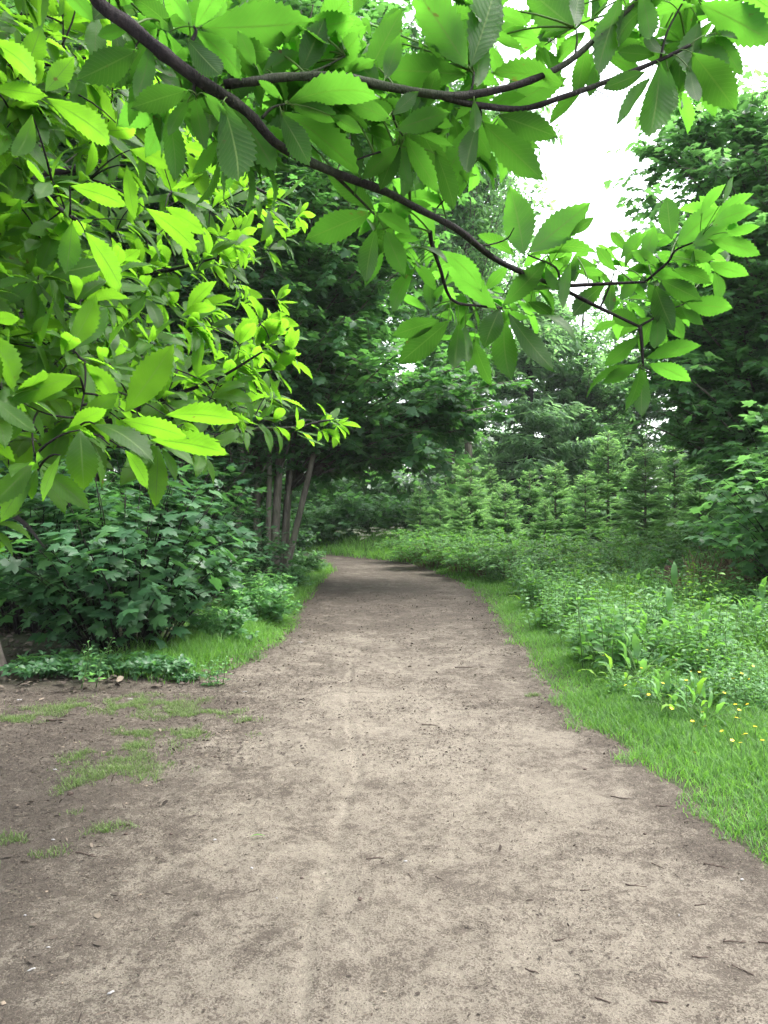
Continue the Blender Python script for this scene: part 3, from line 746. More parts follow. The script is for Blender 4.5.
# ------------------------------------------------------------------ trees
def gen_tree(seed, H, r0, cz, cr, n_limbs, twigs, leaves, leaf, size, twig_len=0.7, lean=(0, 0), off=(0, 0), limb0=0.25, flat=0.45, blobs=(), rim=0.6, wob=0.15):
    g = np.random.default_rng(seed)
    W = Acc(); C = Acc()
    n = 14; t = np.linspace(0, 1, n)
    P = np.stack([lean[0] * t ** 1.3 + wob * np.cumsum(g.normal(size=n)) * 0.3 * t, lean[1] * t ** 1.3 + wob * np.cumsum(g.normal(size=n)) * 0.3 * t, H * t], 1)
    P[0, 2] = -0.15
    tube(W, P, r0 * np.interp(t, [0, 0.04, 0.5, 1], [1.5, 1.05, 0.7, 0.1]), 10, bump=0.04)
    PP = []; DD = []; NN = []
    ctr = np.array([off[0], off[1], cz])
    jobs = [(ctr, cr)] * n_limbs
    for bc_, br_, bn_ in blobs: jobs += [(np.array(bc_, float), br_)] * bn_
    for ctr, cr in jobs:
        u = unit(g.normal(size=3)); u[2] = u[2] * 0.9 + 0.05
        rr = g.uniform(rim, 1.0) * (0.72 + 0.5 * g.random())
        e = ctr + u * np.array(cr) * rr
        e[2] = max(e[2], 0.5)
        tt = np.clip((e[2] - 0.12 * H) / H * 0.8, limb0 * 0.5, 0.93)
        s0 = np.array([np.interp(tt, t, P[:, i]) for i in range(3)])
        mid = (s0 * 0.5 + e * 0.5) + np.array([0, 0, 0.12 * np.linalg.norm(e - s0)])
        Q = bez(s0, mid, e, 8)
        rb = r0 * 0.28 * (1 - tt * 0.6)
        tube(W, Q, np.linspace(rb, 0.012, 8), 5)
        ld = unit(e - s0)
        for j in range(twigs):
            f = 1 - 0.75 * g.random() ** 1.3
            b = np.array([np.interp(f, np.linspace(0, 1, 8), Q[:, i]) for i in range(3)])
            d = unit(ld * 0.5 + unit(g.normal(size=3) * np.array([1, 1, flat])) * 0.9)
            ln = twig_len * g.uniform(0.6, 1.3)
            e2 = b + d * ln; m2 = (b + e2) / 2 + [0, 0, 0.1 * ln]
            q = bez(b, m2, e2 - [0, 0, 0.08 * ln], leaves)
            if j % 3 == 0: tube(W, q[::max(1, leaves // 3)], 0.008, 3)
            sd = unit(np.cross(d, [0, 0, 1.0]))
            sgn = np.where(np.arange(leaves) % 2 == 0, 1, -1)[:, None]
            ldv = unit(d * 0.5 + sd * sgn * g.uniform(0.5, 1.1, (leaves, 1)) + g.normal(size=(leaves, 3)) * 0.25 - np.array([0, 0, 0.3]))
            PP.append(q + ldv * 0.04); DD.append(ldv)
            NN.append(np.array([0, 0, 1.0]) + d * 0.15 + g.normal(size=(leaves, 3)) * 0.33)
    PP = np.concatenate(PP); DD = np.concatenate(DD); NN = np.concatenate(NN)
    M = frames(DD, NN); S = size * g.uniform(0.6, 1.25, len(PP)); rn = np.clip(g.normal(0.5, 0.22, len(PP)), 0, 1)
    w = g.integers(0, len(leaf), len(PP))
    for k in range(len(leaf)):
        i = w == k
        scatter(C, leaf[k], PP[i], M[i], S[i], rn[i])
    return W, C


def make_tree(name, label, cat, W, C, bark, leafm, loc, rz=0.0, s=1.0, group=None):
    o = empty(name, loc, rz); o.scale = (s, s, s)
    kid(o, W.build('trunk', bark, o)); kid(o, C.build('crown', leafm, o))
    return tag(o, label, cat, group)


def place(src, loc, rz, s, label, group=None):
    c = copy_tree(src); c.location = loc; c.rotation_euler = (0, 0, rz); c.scale = (s, s, s) if isinstance(s, (int, float)) else s
    c['label'] = label
    if group: c['group'] = group
    elif 'group' in c: del c['group']
    return c


def on(x, y, dz=-0.05): return (x, y, float(hgt(x, y)) + dz)


G_L = 'slender maples at the left edge of the wood'
mapA = make_tree('maple_tree', 'slender maple leaning right, its lowest boughs hanging over the path', 'tree',
                 *gen_tree(1, 16, 0.085, 8.8, (4.0, 4.0, 6.8), 115, 14, 13, MAPLE, 0.175, 0.8, lean=(1.5, 0.2), off=(0.8, 0), flat=0.35, rim=0.45, blobs=(((2.6, -1.2, 3.6), (2.5, 2.2, 1.7), 34), ((4.2, -0.8, 3.9), (1.0, 1.6, 0.9), 12))), M_bark, M_maple, on(-2.25, 17.2), 0.0, 1.0, G_L)
WB, CB = gen_tree(2, 15, 0.085, 8.6, (3.8, 3.8, 6.0), 85, 14, 13, MAPLE, 0.175, 0.8, lean=(1.3, 0.0), flat=0.35)
for bx, by, tx, ty, tz, r in ((-0.22, 0.1, -0.75, 0.3, 8.0, 0.075), (-0.1, -0.12, 0.1, -0.4, 8.5, 0.06), (0.16, 0.05, 1.9, 0.4, 7.5, 0.07), (-0.35, -0.1, -0.2, 0.2, 7.0, 0.055), (0.1, 0.2, 1.1, 0.6, 9.0, 0.05)):
    p0 = np.array([bx, by, -0.1]); p2 = np.array([tx, ty, tz])
    Q = bez(p0, (p0 * 0.6 + p2 * 0.4) + np.array([rng.normal() * 0.15, rng.normal() * 0.15, 0.6]), p2, 12)
    tube(WB, Q, r * np.interp(np.linspace(0, 1, 12), [0, 0.06, 1], [1.5, 1.05, 0.4]), 9, bump=0.04)
mapB = make_tree('maple_tree', 'maple of several slender pale stems rising from one foot beside the path', 'tree', WB, CB, M_bark, M_maple, on(-2.3, 16.0), 0.0, 1.0, G_L)
mapC = make_tree('maple_tree', 'thin twin maple stem close behind the sycamore shrub', 'tree',
                 *gen_tree(3, 13, 0.065, 7.4, (3.8, 3.6, 5.4), 85, 14, 13, MAPLE, 0.175, 0.75, lean=(0.9, 0.3), flat=0.35), M_bark, M_maple, on(-2.75, 16.3), 0.0, 1.0, G_L)
for x, y, rz, s, src, lab in (
        (-3.9, 15.4, 1.2, 0.95, mapB, 'thin pale maple stem standing behind the sycamore shrub'),
        (-3.1, 19.2, 1.9, 0.9, mapC, 'thin leaning maple stem beside the far bend of the path'),
        (-2.9, 15.1, 0.4, 0.8, mapC, 'thinnest maple stem in front of the straight one'),
        (-5.6, 12.0, 4.1, 0.9, mapC, 'dark maple in the wood behind the bright chestnut leaves'),
        (-7.8, 15.5, 0.7, 1.05, mapA, 'broad maple deep in the left wood'),
        (-6.5, 19.5, 3.3, 1.1, mapB, 'tall maple behind the slender maple stems'),
        (-10.5, 11.0, 2.1, 1.0, mapB, 'shaded maple at the far left of the wood'),
        (-11.5, 19.0, 5.6, 1.15, mapC, 'tall maple far back in the left wood'),
        (-7.2, 7.8, 1.9, 0.8, mapA, 'maple close behind the flared chestnut trunk'),
        (-8.5, 27.0, 0.3, 1.2, mapA, 'large maple furthest back in the left wood')):
    place(src, on(x, y), rz, s, lab, None)
# smaller-leaved tall trees
smA = make_tree('elm_tree', 'tall light green tree rising behind the path bend', 'tree',
                *gen_tree(21, 18, 0.2, 10.0, (4.4, 4.4, 8.2), 125, 16, 14, SMALL, 0.26, 0.9, flat=0.6, rim=0.35), M_bark, M_far, on(2.8, 33.0), 0.4, 1.0)
smB = make_tree('elm_tree', 'dark full tree with a bare lower trunk beyond the young firs', 'tree',
                *gen_tree(22, 12, 0.17, 6.2, (3.2, 3.2, 5.8), 95, 15, 13, SMALL, 0.26, 0.8, flat=0.6, rim=0.35), M_bark, M_far, on(9.6, 37.0), 0.0, 1.0)
for x, y, rz, s, src, lab in (
        (3.2, 29.0, 1.1, (0.75, 0.75, 1.25), smA, 'very tall light green tree nearest the path bend, its top out of view'),
        (-1.6, 36.0, 2.0, (0.95, 0.95, 1.4), smA, 'pale tall tree seen above the overhanging maple boughs'),
        (12.2, 41.0, 1.0, 1.0, smB, 'slim grey trunked tree with sky showing beside it'),
        (13.5, 27.0, 4.0, 1.3, smB, 'tall tree behind the large sycamore at the right edge'),
        (-14.0, 34.0, 3.0, 1.0, smA, 'tall tree beyond the left wood'),
        (-7.0, 40.0, 5.0, 1.0, smA, 'tall tree straight behind the left maples')):
    place(src, on(x, y), rz, s, lab)
# the large sycamore at the right
rt = make_tree('sycamore_tree', 'large sycamore with clumped leaves rising against the sky at the right', 'tree',
               *gen_tree(31, 10.4, 0.2, 5.2, (3.5, 3.5, 4.9), 135, 15, 13, MAPLE, 0.165, 0.8, off=(0, 0), flat=0.45, rim=0.5, blobs=(((-1.2, -0.5, 8.2), (2.0, 2.0, 1.8), 36), ((-2.2, -0.8, 5.2), (1.5, 1.8, 2.2), 30), ((-1.2, -1.5, 3.0), (2.0, 2.0, 1.4), 24))), M_bark, M_right, on(7.9, 15.5), 0.0, 1.0)
place(rt, on(11.6, 18.5), 2.2, 1.1, 'sycamore crown crowding behind the large right sycamore')
place(rt, on(10.0, 10.8), 4.4, 0.85, 'sycamore at the very edge beside the brown bracken')

# larch-like tree and its neighbours, and the far wood
def gen_larch(seed, H, r0, base, R, n_whorl=26):
    g = np.random.default_rng(seed); W = Acc(); C = Acc()
    tube(W, np.array([(0, 0, -0.1), (0.03, 0, H * 0.3), (0, 0.05, H * 0.7), (0, 0, H)]), [r0 * 1.3, r0, r0 * 0.6, 0.02], 9, bump=0.04)
    P = []; D = []; NN = []
    for k in range(n_whorl * 4):
        z = base + (H - base) * g.random() ** 0.9
        f = (z - base) / (H - base)
        L = R * (1 - f) ** 0.75 * g.uniform(0.5, 1.15) * min(1, 0.4 + f * 3) + 0.25
        an = g.random() * 6.28
        d = np.array([math.cos(an), math.sin(an), 0.0])
        e = np.array([0, 0, z]) + d * L + [0, 0, 0.10 * L]
        Q = bez(np.array([0, 0, z]), np.array([0, 0, z - 0.12 * L]) + d * L * 0.5, e, 8)
        tube(W, Q, np.linspace(0.035 * (1 - f) + 0.012, 0.008, 8), 4)
        m = int(65 * L)
        fr = np.sqrt(g.random(m)); b = np.stack([np.interp(fr, np.linspace(0, 1, 8), Q[:, i]) for i in range(3)], 1)
        sd = np.cross(d, [0, 0, 1]); b = b + sd * (g.normal(size=(m, 1)) * 0.22 * L * 0.5) + [0, 0, -0.05] + g.normal(size=(m, 3)) * 0.07
        dd = unit(d * 0.5 + sd * g.choice([-1, 1], (m, 1)) * 0.8 + g.normal(size=(m, 3)) * 0.3 - [0, 0, 0.45])
        P.append(b); D.append(dd); NN.append([0, 0, 1] + g.normal(size=(m, 3)) * 0.5)
    P = np.concatenate(P); D = np.concatenate(D); NN = np.concatenate(NN)
    scatter(C, SPRAY, P, frames(D, NN), 0.42 * g.uniform(0.6, 1.3, len(P)), np.clip(g.normal(0.5, 0.22, len(P)), 0, 1))
    return W, C


la = make_tree('larch_tree', 'feathery larch with a dark straight trunk behind the young firs', 'tree', *gen_larch(41, 12.0, 0.24, 1.2, 3.9, 34), M_barkd, M_larch, on(6.6, 35.0))
place(la, on(8.4, 39.0), 2.0, 1.0, 'feathery larch half hidden beside the dark full tree')
place(la, on(15.5, 40.0), 1.2, 1.1, 'larch behind the sky gap near the right sycamore')
place(la, on(3.9, 43.0), 4.0, 0.95, 'larch seen just past the overhanging maple boughs')
FW = 'trees of the far wood behind the firs'
k = 0
for x, y, s in ((-24, 58, 1.0), (-17, 62, 1.05), (-11, 56, 1.0), (-5, 60, 1.0), (0, 64, 0.95), (5, 60, 0.85), (10, 63, 0.85), (14.5, 58, 0.85), (19, 62, 0.95), (24, 57, 1.1), (30, 60, 1.2), (19, 40, 1.0), (23, 33, 1.15), (-20, 42, 1.3), (-19, 26, 1.2), (-16, 12, 1.0)):
    far = abs(x) < 16 and y > 50
    place(smB, on(x, y), k * 1.7, s, 'distant green tree of the wood closing the view behind the firs', FW); k += 1


# young firs
def gen_fir(seed, H):
    g = np.random.default_rng(seed); W = Acc(); C = Acc()
    tube(W, [(0, 0, -0.05), (0.01, 0, H * 0.5), (0, 0, H)], [0.045 * H / 3, 0.03 * H / 3, 0.006], 7)
    P = []; D = []; NN = []; SS = []; RN = []
    z = 0.25
    while z < H - 0.1:
        f = z / H
        for b in range(int(g.integers(5, 8))):
            an = g.random() * 6.28; L = (0.34 * H * (1 - f) ** 0.85 + 0.12) * g.uniform(0.7, 1.15)
            d = np.array([math.cos(an), math.sin(an), 0.0])
            up = 0.1 + 0.5 * f
            s0 = np.array([0, 0, z + g.normal() * 0.04]); e = s0 + d * L + [0, 0, up * L]
            Q = bez(s0, s0 + d * L * 0.5 + [0, 0, up * L * 0.25], e, 6)
            tube(W, Q, np.linspace(0.012, 0.004, 6), 4)
            m = max(6, int(34 * L)); fr = np.linspace(0.12, 1, m)
            bb = np.stack([np.interp(fr, np.linspace(0, 1, 6), Q[:, i]) for i in range(3)], 1)
            sd = np.cross(d, [0, 0, 1])
            sg = np.where(np.arange(m) % 2 == 0, 1, -1)[:, None]
            ln = (0.30 * L * (1.05 - fr) + 0.07) * g.uniform(0.7, 1.2, m)
            for rep in range(3):
                o_ = rep / 3
                dd = unit(d * 0.65 + sd * sg * (0.9 if rep < 2 else 0.2) + [0, 0, 0.12 + 0.2 * (rep == 2)] + g.normal(size=(m, 3)) * 0.16)
                P.append(bb + dd * ln[:, None] * 0.6 * (rep == 1)); D.append(dd); NN.append([0, 0, 1] + g.normal(size=(m, 3)) * 0.5)
                SS.append(np.maximum(ln, 0.12) * (1.35 if rep < 2 else 0.9)); RN.append(np.clip(fr * 0.6 + 0.15 + g.normal(size=m) * 0.15 + 0.1 * rep, 0, 1))
        z += 0.17 + 0.07 * g.random() + 0.03 * H * (1 - f) * 0.6
    # leader
    for q in range(16):
        P.append(np.array([[0, 0, H - 0.25 * g.random()]])); D.append(unit(np.array([[g.normal() * 0.5, g.normal() * 0.5, 1.0]]))); NN.append(np.array([[1, 0, 0.2]])); SS.append(np.array([0.11])); RN.append(np.array([0.9]))
    P = np.concatenate(P); D = np.concatenate(D); NN = np.concatenate(NN); SS = np.concatenate(SS); RN = np.concatenate(RN)
    scatter(C, SPRAY, P, frames(D, NN), SS, RN, np.full(len(P), 0.85))
    return W, C


G_F = 'young firs growing behind the brambles'
firs = [make_tree('young_fir', 'young fir', 'fir', *gen_fir(50 + k, h), M_bark, M_conif, on(5, 20), 0, 1, G_F) for k, h in enumerate((3.0, 3.4, 4.0))]
spots = [  # px of the stem, distance, tree height
 (608, 21.5, 4.0, 2, 'tallest young fir with an open top in the middle of the row'), (585, 19.5, 2.7, 0, 'small fir with a bare foot left of the tallest fir'),
 (645, 19.0, 3.3, 1, 'bright fir with a thin dark stem nearest the maple bush'), (555, 22.5, 3.2, 0, 'fir with a sharp leader between the larch trunk and tallest fir'),
 (530, 24.0, 3.0, 1, None), (505, 21.5, 2.6, 0, 'dense low fir near the tip of the overhanging maple boughs'), (480, 24.0, 2.6, 1, None), (462, 22.0, 2.1, 2, 'light young fir nearest the path bend'), (440, 25.5, 2.4, 0, None),
 (420, 28.0, 2.4, 1, None), (675, 22.5, 3.6, 0, None), (700, 20.0, 2.8, 2, None), (470, 23.5, 3.5, 1, 'broad young fir at the left end of the row'), (455, 26.5, 3.2, 2, None), (490, 28.5, 3.0, 2, None), (452, 30.0, 2.7, 1, None), (545, 19.5, 2.0, 2, None)]
used = set()
hs = (3.0, 3.4, 4.0)
for px, Y, h, v, lab in spots:
    x = (px - 384) / F * Y
    lab = lab or 'bushy green young fir among the others behind the brambles'
    h *= 0.92; s = h / hs[v]
    if v not in used:
        o = firs[v]; used.add(v)
        o.location = on(x, Y); o.rotation_euler = (0, 0, rng.random() * 6); o.scale = (s * 0.95, s * 0.95, s); o['label'] = lab
    else:
        place(firs[v], on(x, Y), rng.random() * 6, (s * 0.95, s * 0.95, s), lab, G_F)


# ------------------------------------------------------------------ shrubs
def gen_bush(seed, H, R, stems, leaf, size, per, stem_r=0.012, flat=0.5, sideways=1.0, up=0.7, tri=False, low=0.15):
    g = np.random.default_rng(seed); W = Acc(); C = Acc(); P = []; D = []; NN = []
    for k in range(stems):
        an = g.random() * 6.28; rr = R * math.sqrt(g.random()); f = rr / R
        e = np.array([math.cos(an) * rr, math.sin(an) * rr * sideways, H * (low + (1 - low) * math.sqrt(max(0, 1 - f * f * 0.85)) * g.uniform(0.35, 1.0))])
        s0 = np.array([e[0] * 0.25 + g.normal() * 0.05 * R, e[1] * 0.25 + g.normal() * 0.05 * R, -0.03])
        Q = bez(s0, np.array([e[0] * 0.6, e[1] * 0.6, e[2] * up + 0.1]), e, 9)
        tube(W, Q, np.linspace(stem_r, stem_r * 0.3, 9), 5)
        fr = 1 - 0.8 * g.random(per) ** 1.4
        b = np.stack([np.interp(fr, np.linspace(0, 1, 9), Q[:, i]) for i in range(3)], 1)
        d = unit(np.stack([np.cos(a_ := g.random(per) * 6.28), np.sin(a_), g.normal(size=per) * 0.3 - 0.15], 1) + unit(e - s0) * 0.35)
        b = b + d * g.uniform(0.03, 0.16, (per, 1)) * (size / 0.15)
        out = unit(e - np.array([0, 0, H * 0.3]))
        P.append(b); D.append(d); NN.append(np.array([0, 0, 1.0]) + out * flat + g.normal(size=(per, 3)) * 0.25)
    P = np.concatenate(P); D = np.concatenate(D); NN = np.concatenate(NN)
    P[:, 2] = np.maximum(P[:, 2], 0.04)
    if tri:
        base = D.copy(); bn = NN.copy()
        for sg in (-1, 1):
            sd = unit(np.cross(base, bn)) * sg
            P = np.concatenate([P, P[:len(base)]]); D = np.concatenate([D, unit(base * 0.3 + sd)]); NN = np.concatenate([NN, NN[:len(base)]])
    rn = np.clip(g.normal(0.5, 0.24, len(P)), 0, 1); S = size * g.uniform(0.6, 1.2, len(P)); M = frames(D, NN)
    w = g.integers(0, len(leaf), len(P))
    for k in range(len(leaf)):
        i = w == k; scatter(C, leaf[k], P[i], M[i], S[i], rn[i])
    return W, C


def make_bush(name, label, cat, W, C, bark, leafm, loc, rz=0.0, s=1.0, group=None):
    o = empty(name, loc, rz); o.scale = (s, s, s)
    kid(o, W.build('stems', bark, o)); kid(o, C.build('foliage', leafm, o))
    return tag(o, label, cat, group)


make_bush('sycamore_shrub', 'dense sycamore shrub with lobed blue green leaves beside the bare soil', 'shrub',
          *gen_bush(61, 2.35, 1.35, 100, MAPLE, 0.165, 20, low=0.1, flat=0.9), M_barkd, M_shrub, on(-2.75, 8.2), 0.3)
b2 = make_bush('sycamore_shrub', 'taller shaded sycamore shrub behind the chestnut trunk', 'shrub',
          *gen_bush(62, 2.9, 1.6, 110, MAPLE, 0.16, 24, low=0.1, flat=0.6), M_barkd, M_shrub, on(-4.3, 9.4), 1.3)
place(b2, on(-3.3, 11.3), 2.9, 1.0, 'sycamore shrub at the foot of the thin pale maple')
place(b2, on(-2.6, 13.6), 4.9, 0.62, 'low dark sycamore bush at the foot of the maple stems')
place(b2, on(-2.75, 21.0), 0.9, 0.6, 'dark bush beneath the maples at the path bend')
place(b2, on(-3.6, 18.5), 5.5, 1.1, 'dark undergrowth bush behind the leaning maple stems')
place(b2, on(-6.2, 10.5), 3.7, 1.1, 'dark sycamore bush deep behind the chestnut trunk')
place(b2, on(-4.6, 29.5), 1.7, 0.8, 'round bush beyond the path bend')
mr = make_bush('maple_bush', 'maple bush with layered broad leaves overhanging the brown bracken', 'shrub',
          *gen_bush(63, 3.3, 1.9, 95, MAPLE, 0.19, 24, low=0.18, flat=0.5), M_barkd, M_right, on(6.1, 10.6), 0.0)
place(mr, on(8.2, 13.2), 2.0, 1.2, 'maple bush behind the bracken under the large sycamore')
G_S = 'pale green bushes on the grass bank'
bs1 = make_bush('leafy_bush', 'light green bush on the grassy left verge beside the maple stems', 'shrub',
          *gen_bush(64, 0.75, 0.6, 60, [OVAL, MAPLE[1]], 0.09, 22, 0.006, low=0.1, flat=0.5), M_stem, M_right, on(-1.75, 10.3), 0.0)
place(bs1, on(-1.95, 12.2), 1.0, 1.0, 'second light bush along the left verge, nearer the maple stems')
place(bs1, on(-1.9, 8.9), 2.0, 0.75, 'small bush between the sycamore shrub and the path')
place(bs1, on(-1.85, 15.2), 4.0, 0.8, 'leafy clump at the feet of the straight maple stem')
place(bs1, on(-1.9, 18.6), 3.0, 1.0, 'leafy clump on the verge close before the path bend')
place(bs1, on(-0.4, 31.5), 3.0, 2.2, 'pale round bush on the bank past the path bend')
place(bs1, on(1.2, 31.5), 5.0, 2.4, 'wide bush on the bank before the tall light tree')
place(bs1, on(-1.0, 30.5), 0.5, 3.0, 'high pale bush closing the gap at the end of the bank')
place(bs1, on(-2.6, 30.0), 1.5, 2.6, 'bright bush seen through the gap at the path bend')
G_U = 'bushes under the far trees'
for k, (x, y, s) in enumerate(((-3.2, 34.0, 4.6), (-1.4, 36.5, 5.2), (0.8, 36.0, 4.4), (-5.2, 33.5, 4.6), (-13, 25, 5.5), (-11.5, 31, 6.0), (-9.5, 36, 6.0), (-15.5, 21, 5.0), (1.8, 34.0, 2.6), (4.5, 33.0, 2.4), (7.5, 32.0, 2.6), (10.5, 31.0, 2.6), (13.0, 33.0, 2.8), (3.0, 38.0, 3.4), (6.5, 40.0, 3.4), (10.5, 42.0, 3.6), (14.5, 44.0, 3.6), (-0.5, 40.0, 3.6), (-4.0, 38.0, 3.6), (-6.5, 33.0, 3.4), (11.0, 26.0, 2.6), (12.5, 22.0, 2.6), (17, 36, 3.4))):
    place(bs1, on(x, y), k * 1.3, s, 'green bush filling the gap under the far trees behind the firs', G_U)
# brambles along the meadow's far side
G_B = 'brambles between the meadow and the young firs'
br0 = make_bush('bramble', 'bramble mound', 'bramble', *gen_bush(65, 0.95, 1.05, 85, [OVAL], 0.085, 13, 0.005, low=0.2, flat=0.3, up=1.15, tri=True), M_dry, M_weed, on(3, 15), 0, 1, G_B)
first = True
for k, (px, Y, s) in enumerate(((432, 21.0, 1.15), (462, 19.0, 1.0), (490, 17.6, 1.0), (520, 16.4, 1.0), (548, 17.5, 1.1), (575, 15.2, 0.9), (605, 16.5, 1.05), (632, 14.6, 0.9), (655, 16.4, 1.1), (688, 14.2, 0.9), (712, 15.8, 1.1), (745, 13.2, 0.9), (470, 21.5, 1.2), (505, 19.5, 1.2), (590, 18.2, 1.2), (640, 18.0, 1.2), (690, 17.5, 1.2), (415, 23.6, 1.2))):
    lab = 'bramble mound with pale stems in the row before the young firs'
    lab = {0: 'dark rounded bramble mound at the right of the path bend', 11: 'bramble tangled with the brown bracken near the maple bush'}.get(k, lab)
    loc = on((px - 384) / F * Y, Y)
    if first:
        br0.location = loc; br0.scale = (s, s, s); br0['label'] = lab; first = False
    else:
        place(br0, loc, rng.random() * 6, s, lab, G_B)

# brown bracken, dead stalks
a = Acc()
n = 2800
x = rng.uniform(3.6, 7.4, n); y = rng.uniform(10.5, 14.0, n); keep = (fbm(x * 1.3, y * 1.3, 3) > 0.42) & (x / y > 0.39); x = x[keep]; y = y[keep]; n = len(x)
d = unit(np.stack([rng.normal(size=n) * 0.6, rng.normal(size=n) * 0.5, rng.uniform(0.5, 1.3, n)], 1))
scatter(a, NARROW, np.stack([x, y, hgt(x, y)], 1), frames(d, rng.normal(size=(n, 3)) + [0, -0.6, 0.2]), rng.uniform(0.4, 0.9, n), rng.random(n), np.full(n, 0.2))
tag(a.build('dead_bracken', M_dry), 'brown dead bracken stalks below the maple bush', 'bracken', kind='stuff')
# a short stump
o = empty('tree_stump', on(4.95, 13.4)); a = Acc()
tube(a, [(0, 0, -0.1), (0, 0, 0.05), (0.01, 0, 0.25), (0.015, 0.0, 0.52), (0.02, 0, 0.55)], [0.13, 0.11, 0.09, 0.085, 0.07], 14, bump=0.09)
kid(o, a.build('bark', bark_mat('reddish_bark', (0.035, 0.022, 0.017), (0.10, 0.062, 0.045), 20), o))
a = Acc(); tube(a, [(0.02, 0, 0.548), (0.02, 0, 0.556)], [0.068, 0.062], 14, bump=0.09); kid(o, a.build('cut_top', M_twig, o))
tag(o, 'short reddish brown stump standing in the brambles', 'stump')


# ------------------------------------------------------------------ grass
def blades(acc, x, y, z, h, w, bend, rnd):
    n = len(x)
    az = rng.random(n) * 6.283; fa = az + rng.normal(size=n) * 0.5
    dx = np.cos(az) * bend; dy = np.sin(az) * bend
    sx = -np.sin(fa) * w * 0.5; sy = np.cos(fa) * w * 0.5
    lv = [(0.0, 1.0), (0.4, 0.85), (0.75, 0.55), (1.0, 0.0)]
    V = np.zeros((n, 7, 3)); A = np.zeros((n, 7, 3)); A[:, :, 2] = rnd[:, None]
    j = 0
    for t, ww in lv:
        cx = x + dx * h * t ** 2; cy = y + dy * h * t ** 2; cz = z + h * t * (1 - 0.35 * bend * t)
        if ww == 0:
            V[:, j] = np.stack([cx, cy, cz], 1); A[:, j, 1] = t; j += 1
        else:
            V[:, j] = np.stack([cx - sx * ww, cy - sy * ww, cz], 1); V[:, j + 1] = np.stack([cx + sx * ww, cy + sy * ww, cz], 1)
            A[:, j, 1] = t; A[:, j + 1, 1] = t; j += 2
    o_ = (np.arange(n) * 7)[:, None, None]
    q = np.array([(0, 1, 3, 2), (2, 3, 5, 4)])[None]; t_ = np.array([(4, 5, 6)])[None]
    acc.add(V.reshape(-1, 3), [(q + o_).reshape(-1, 4), (t_ + o_).reshape(-1, 3)], A.reshape(-1, 3))


def turf(acc, n, xr, yr, dens, hf, wf, bendr=(0.3, 1.0)):
    x = rng.uniform(*xr, n); y = rng.uniform(*yr, n)
    k = rng.random(n) < dens(x, y); x = x[k]; y = y[k]
    h = hf(x, y) * rng.uniform(0.55, 1.25, len(x))
    blades(acc, x, y, hgt(x, y) - 0.01, h, wf(x, y) * rng.uniform(0.7, 1.3, len(x)), rng.uniform(*bendr, len(x)), np.clip(rng.normal(0.5, 0.2, len(x)) + 0.9 * (fbm(x * 0.9, y * 0.9, 3) - 0.5), 0, 1))


def dens_r(x, y):
    d = x - right_edge(y)
    return sstep(-0.12, 0.10, d + 0.34 * (fbm(x * 4, y * 4, 3) - 0.5)) * (0.55 + 0.45 * sstep(0.1, 0.4, d))


def h_r(x, y):
    d = x - right_edge(y)
    return 0.05 + 0.07 * fbm(x * 2, y * 2, 2) + 0.34 * sstep(0.4, 1.8, d) * (0.1 + 1.3 * fbm(x * 1.2, y * 1.2, 3))


g_ = Acc()
turf(g_, 130000, (1.2, 4.2), (2.2, 6.5), dens_r, h_r, lambda x, y: 0.0045 + 0 * x)
turf(g_, 120000, (1.0, 7.5), (6.5, 12.5), dens_r, h_r, lambda x, y: 0.007 + 0 * x)
turf(g_, 100000, (0.0, 10.5), (12.5, 22), dens_r, h_r, lambda x, y: 0.012 + 0 * x)
turf(g_, 40000, (-5.0, 10.5), (21.5, 34), dens_r, lambda x, y: 0.15 + 0.22 * fbm(x, y, 3), lambda x, y: 0.022 + 0 * x)
tag(g_.build('meadow_grass', M_grass), 'long green meadow grass growing right of the path', 'grass', kind='stuff')


def dens_l(x, y):
    d = left_edge(y) - x
    return sstep(-0.12, 0.1, d + 0.15 * (fbm(x * 5, y * 5, 3) - 0.5)) * sstep(1.6, 0.6, d + 0.5 * (fbm(x, y, 2) - 0.5)) * sstep(6.7, 7.3, y)


g_ = Acc()
turf(g_, 45000, (-3.6, -0.9), (6.6, 12.5), dens_l, lambda x, y: 0.08 + 0.26 * fbm(x * 1.5, y * 1.5, 3) * sstep(0, 0.4, left_edge(y) - x), lambda x, y: 0.006 + 0 * x)
turf(g_, 30000, (-4.5, -0.9), (12.5, 24), dens_l, lambda x, y: 0.10 + 0.2 * fbm(x * 1.5, y * 1.5, 3), lambda x, y: 0.011 + 0 * x)
tag(g_.build('verge_grass', M_grass), 'soft grass along the wood edge left of the path', 'grass', kind='stuff')

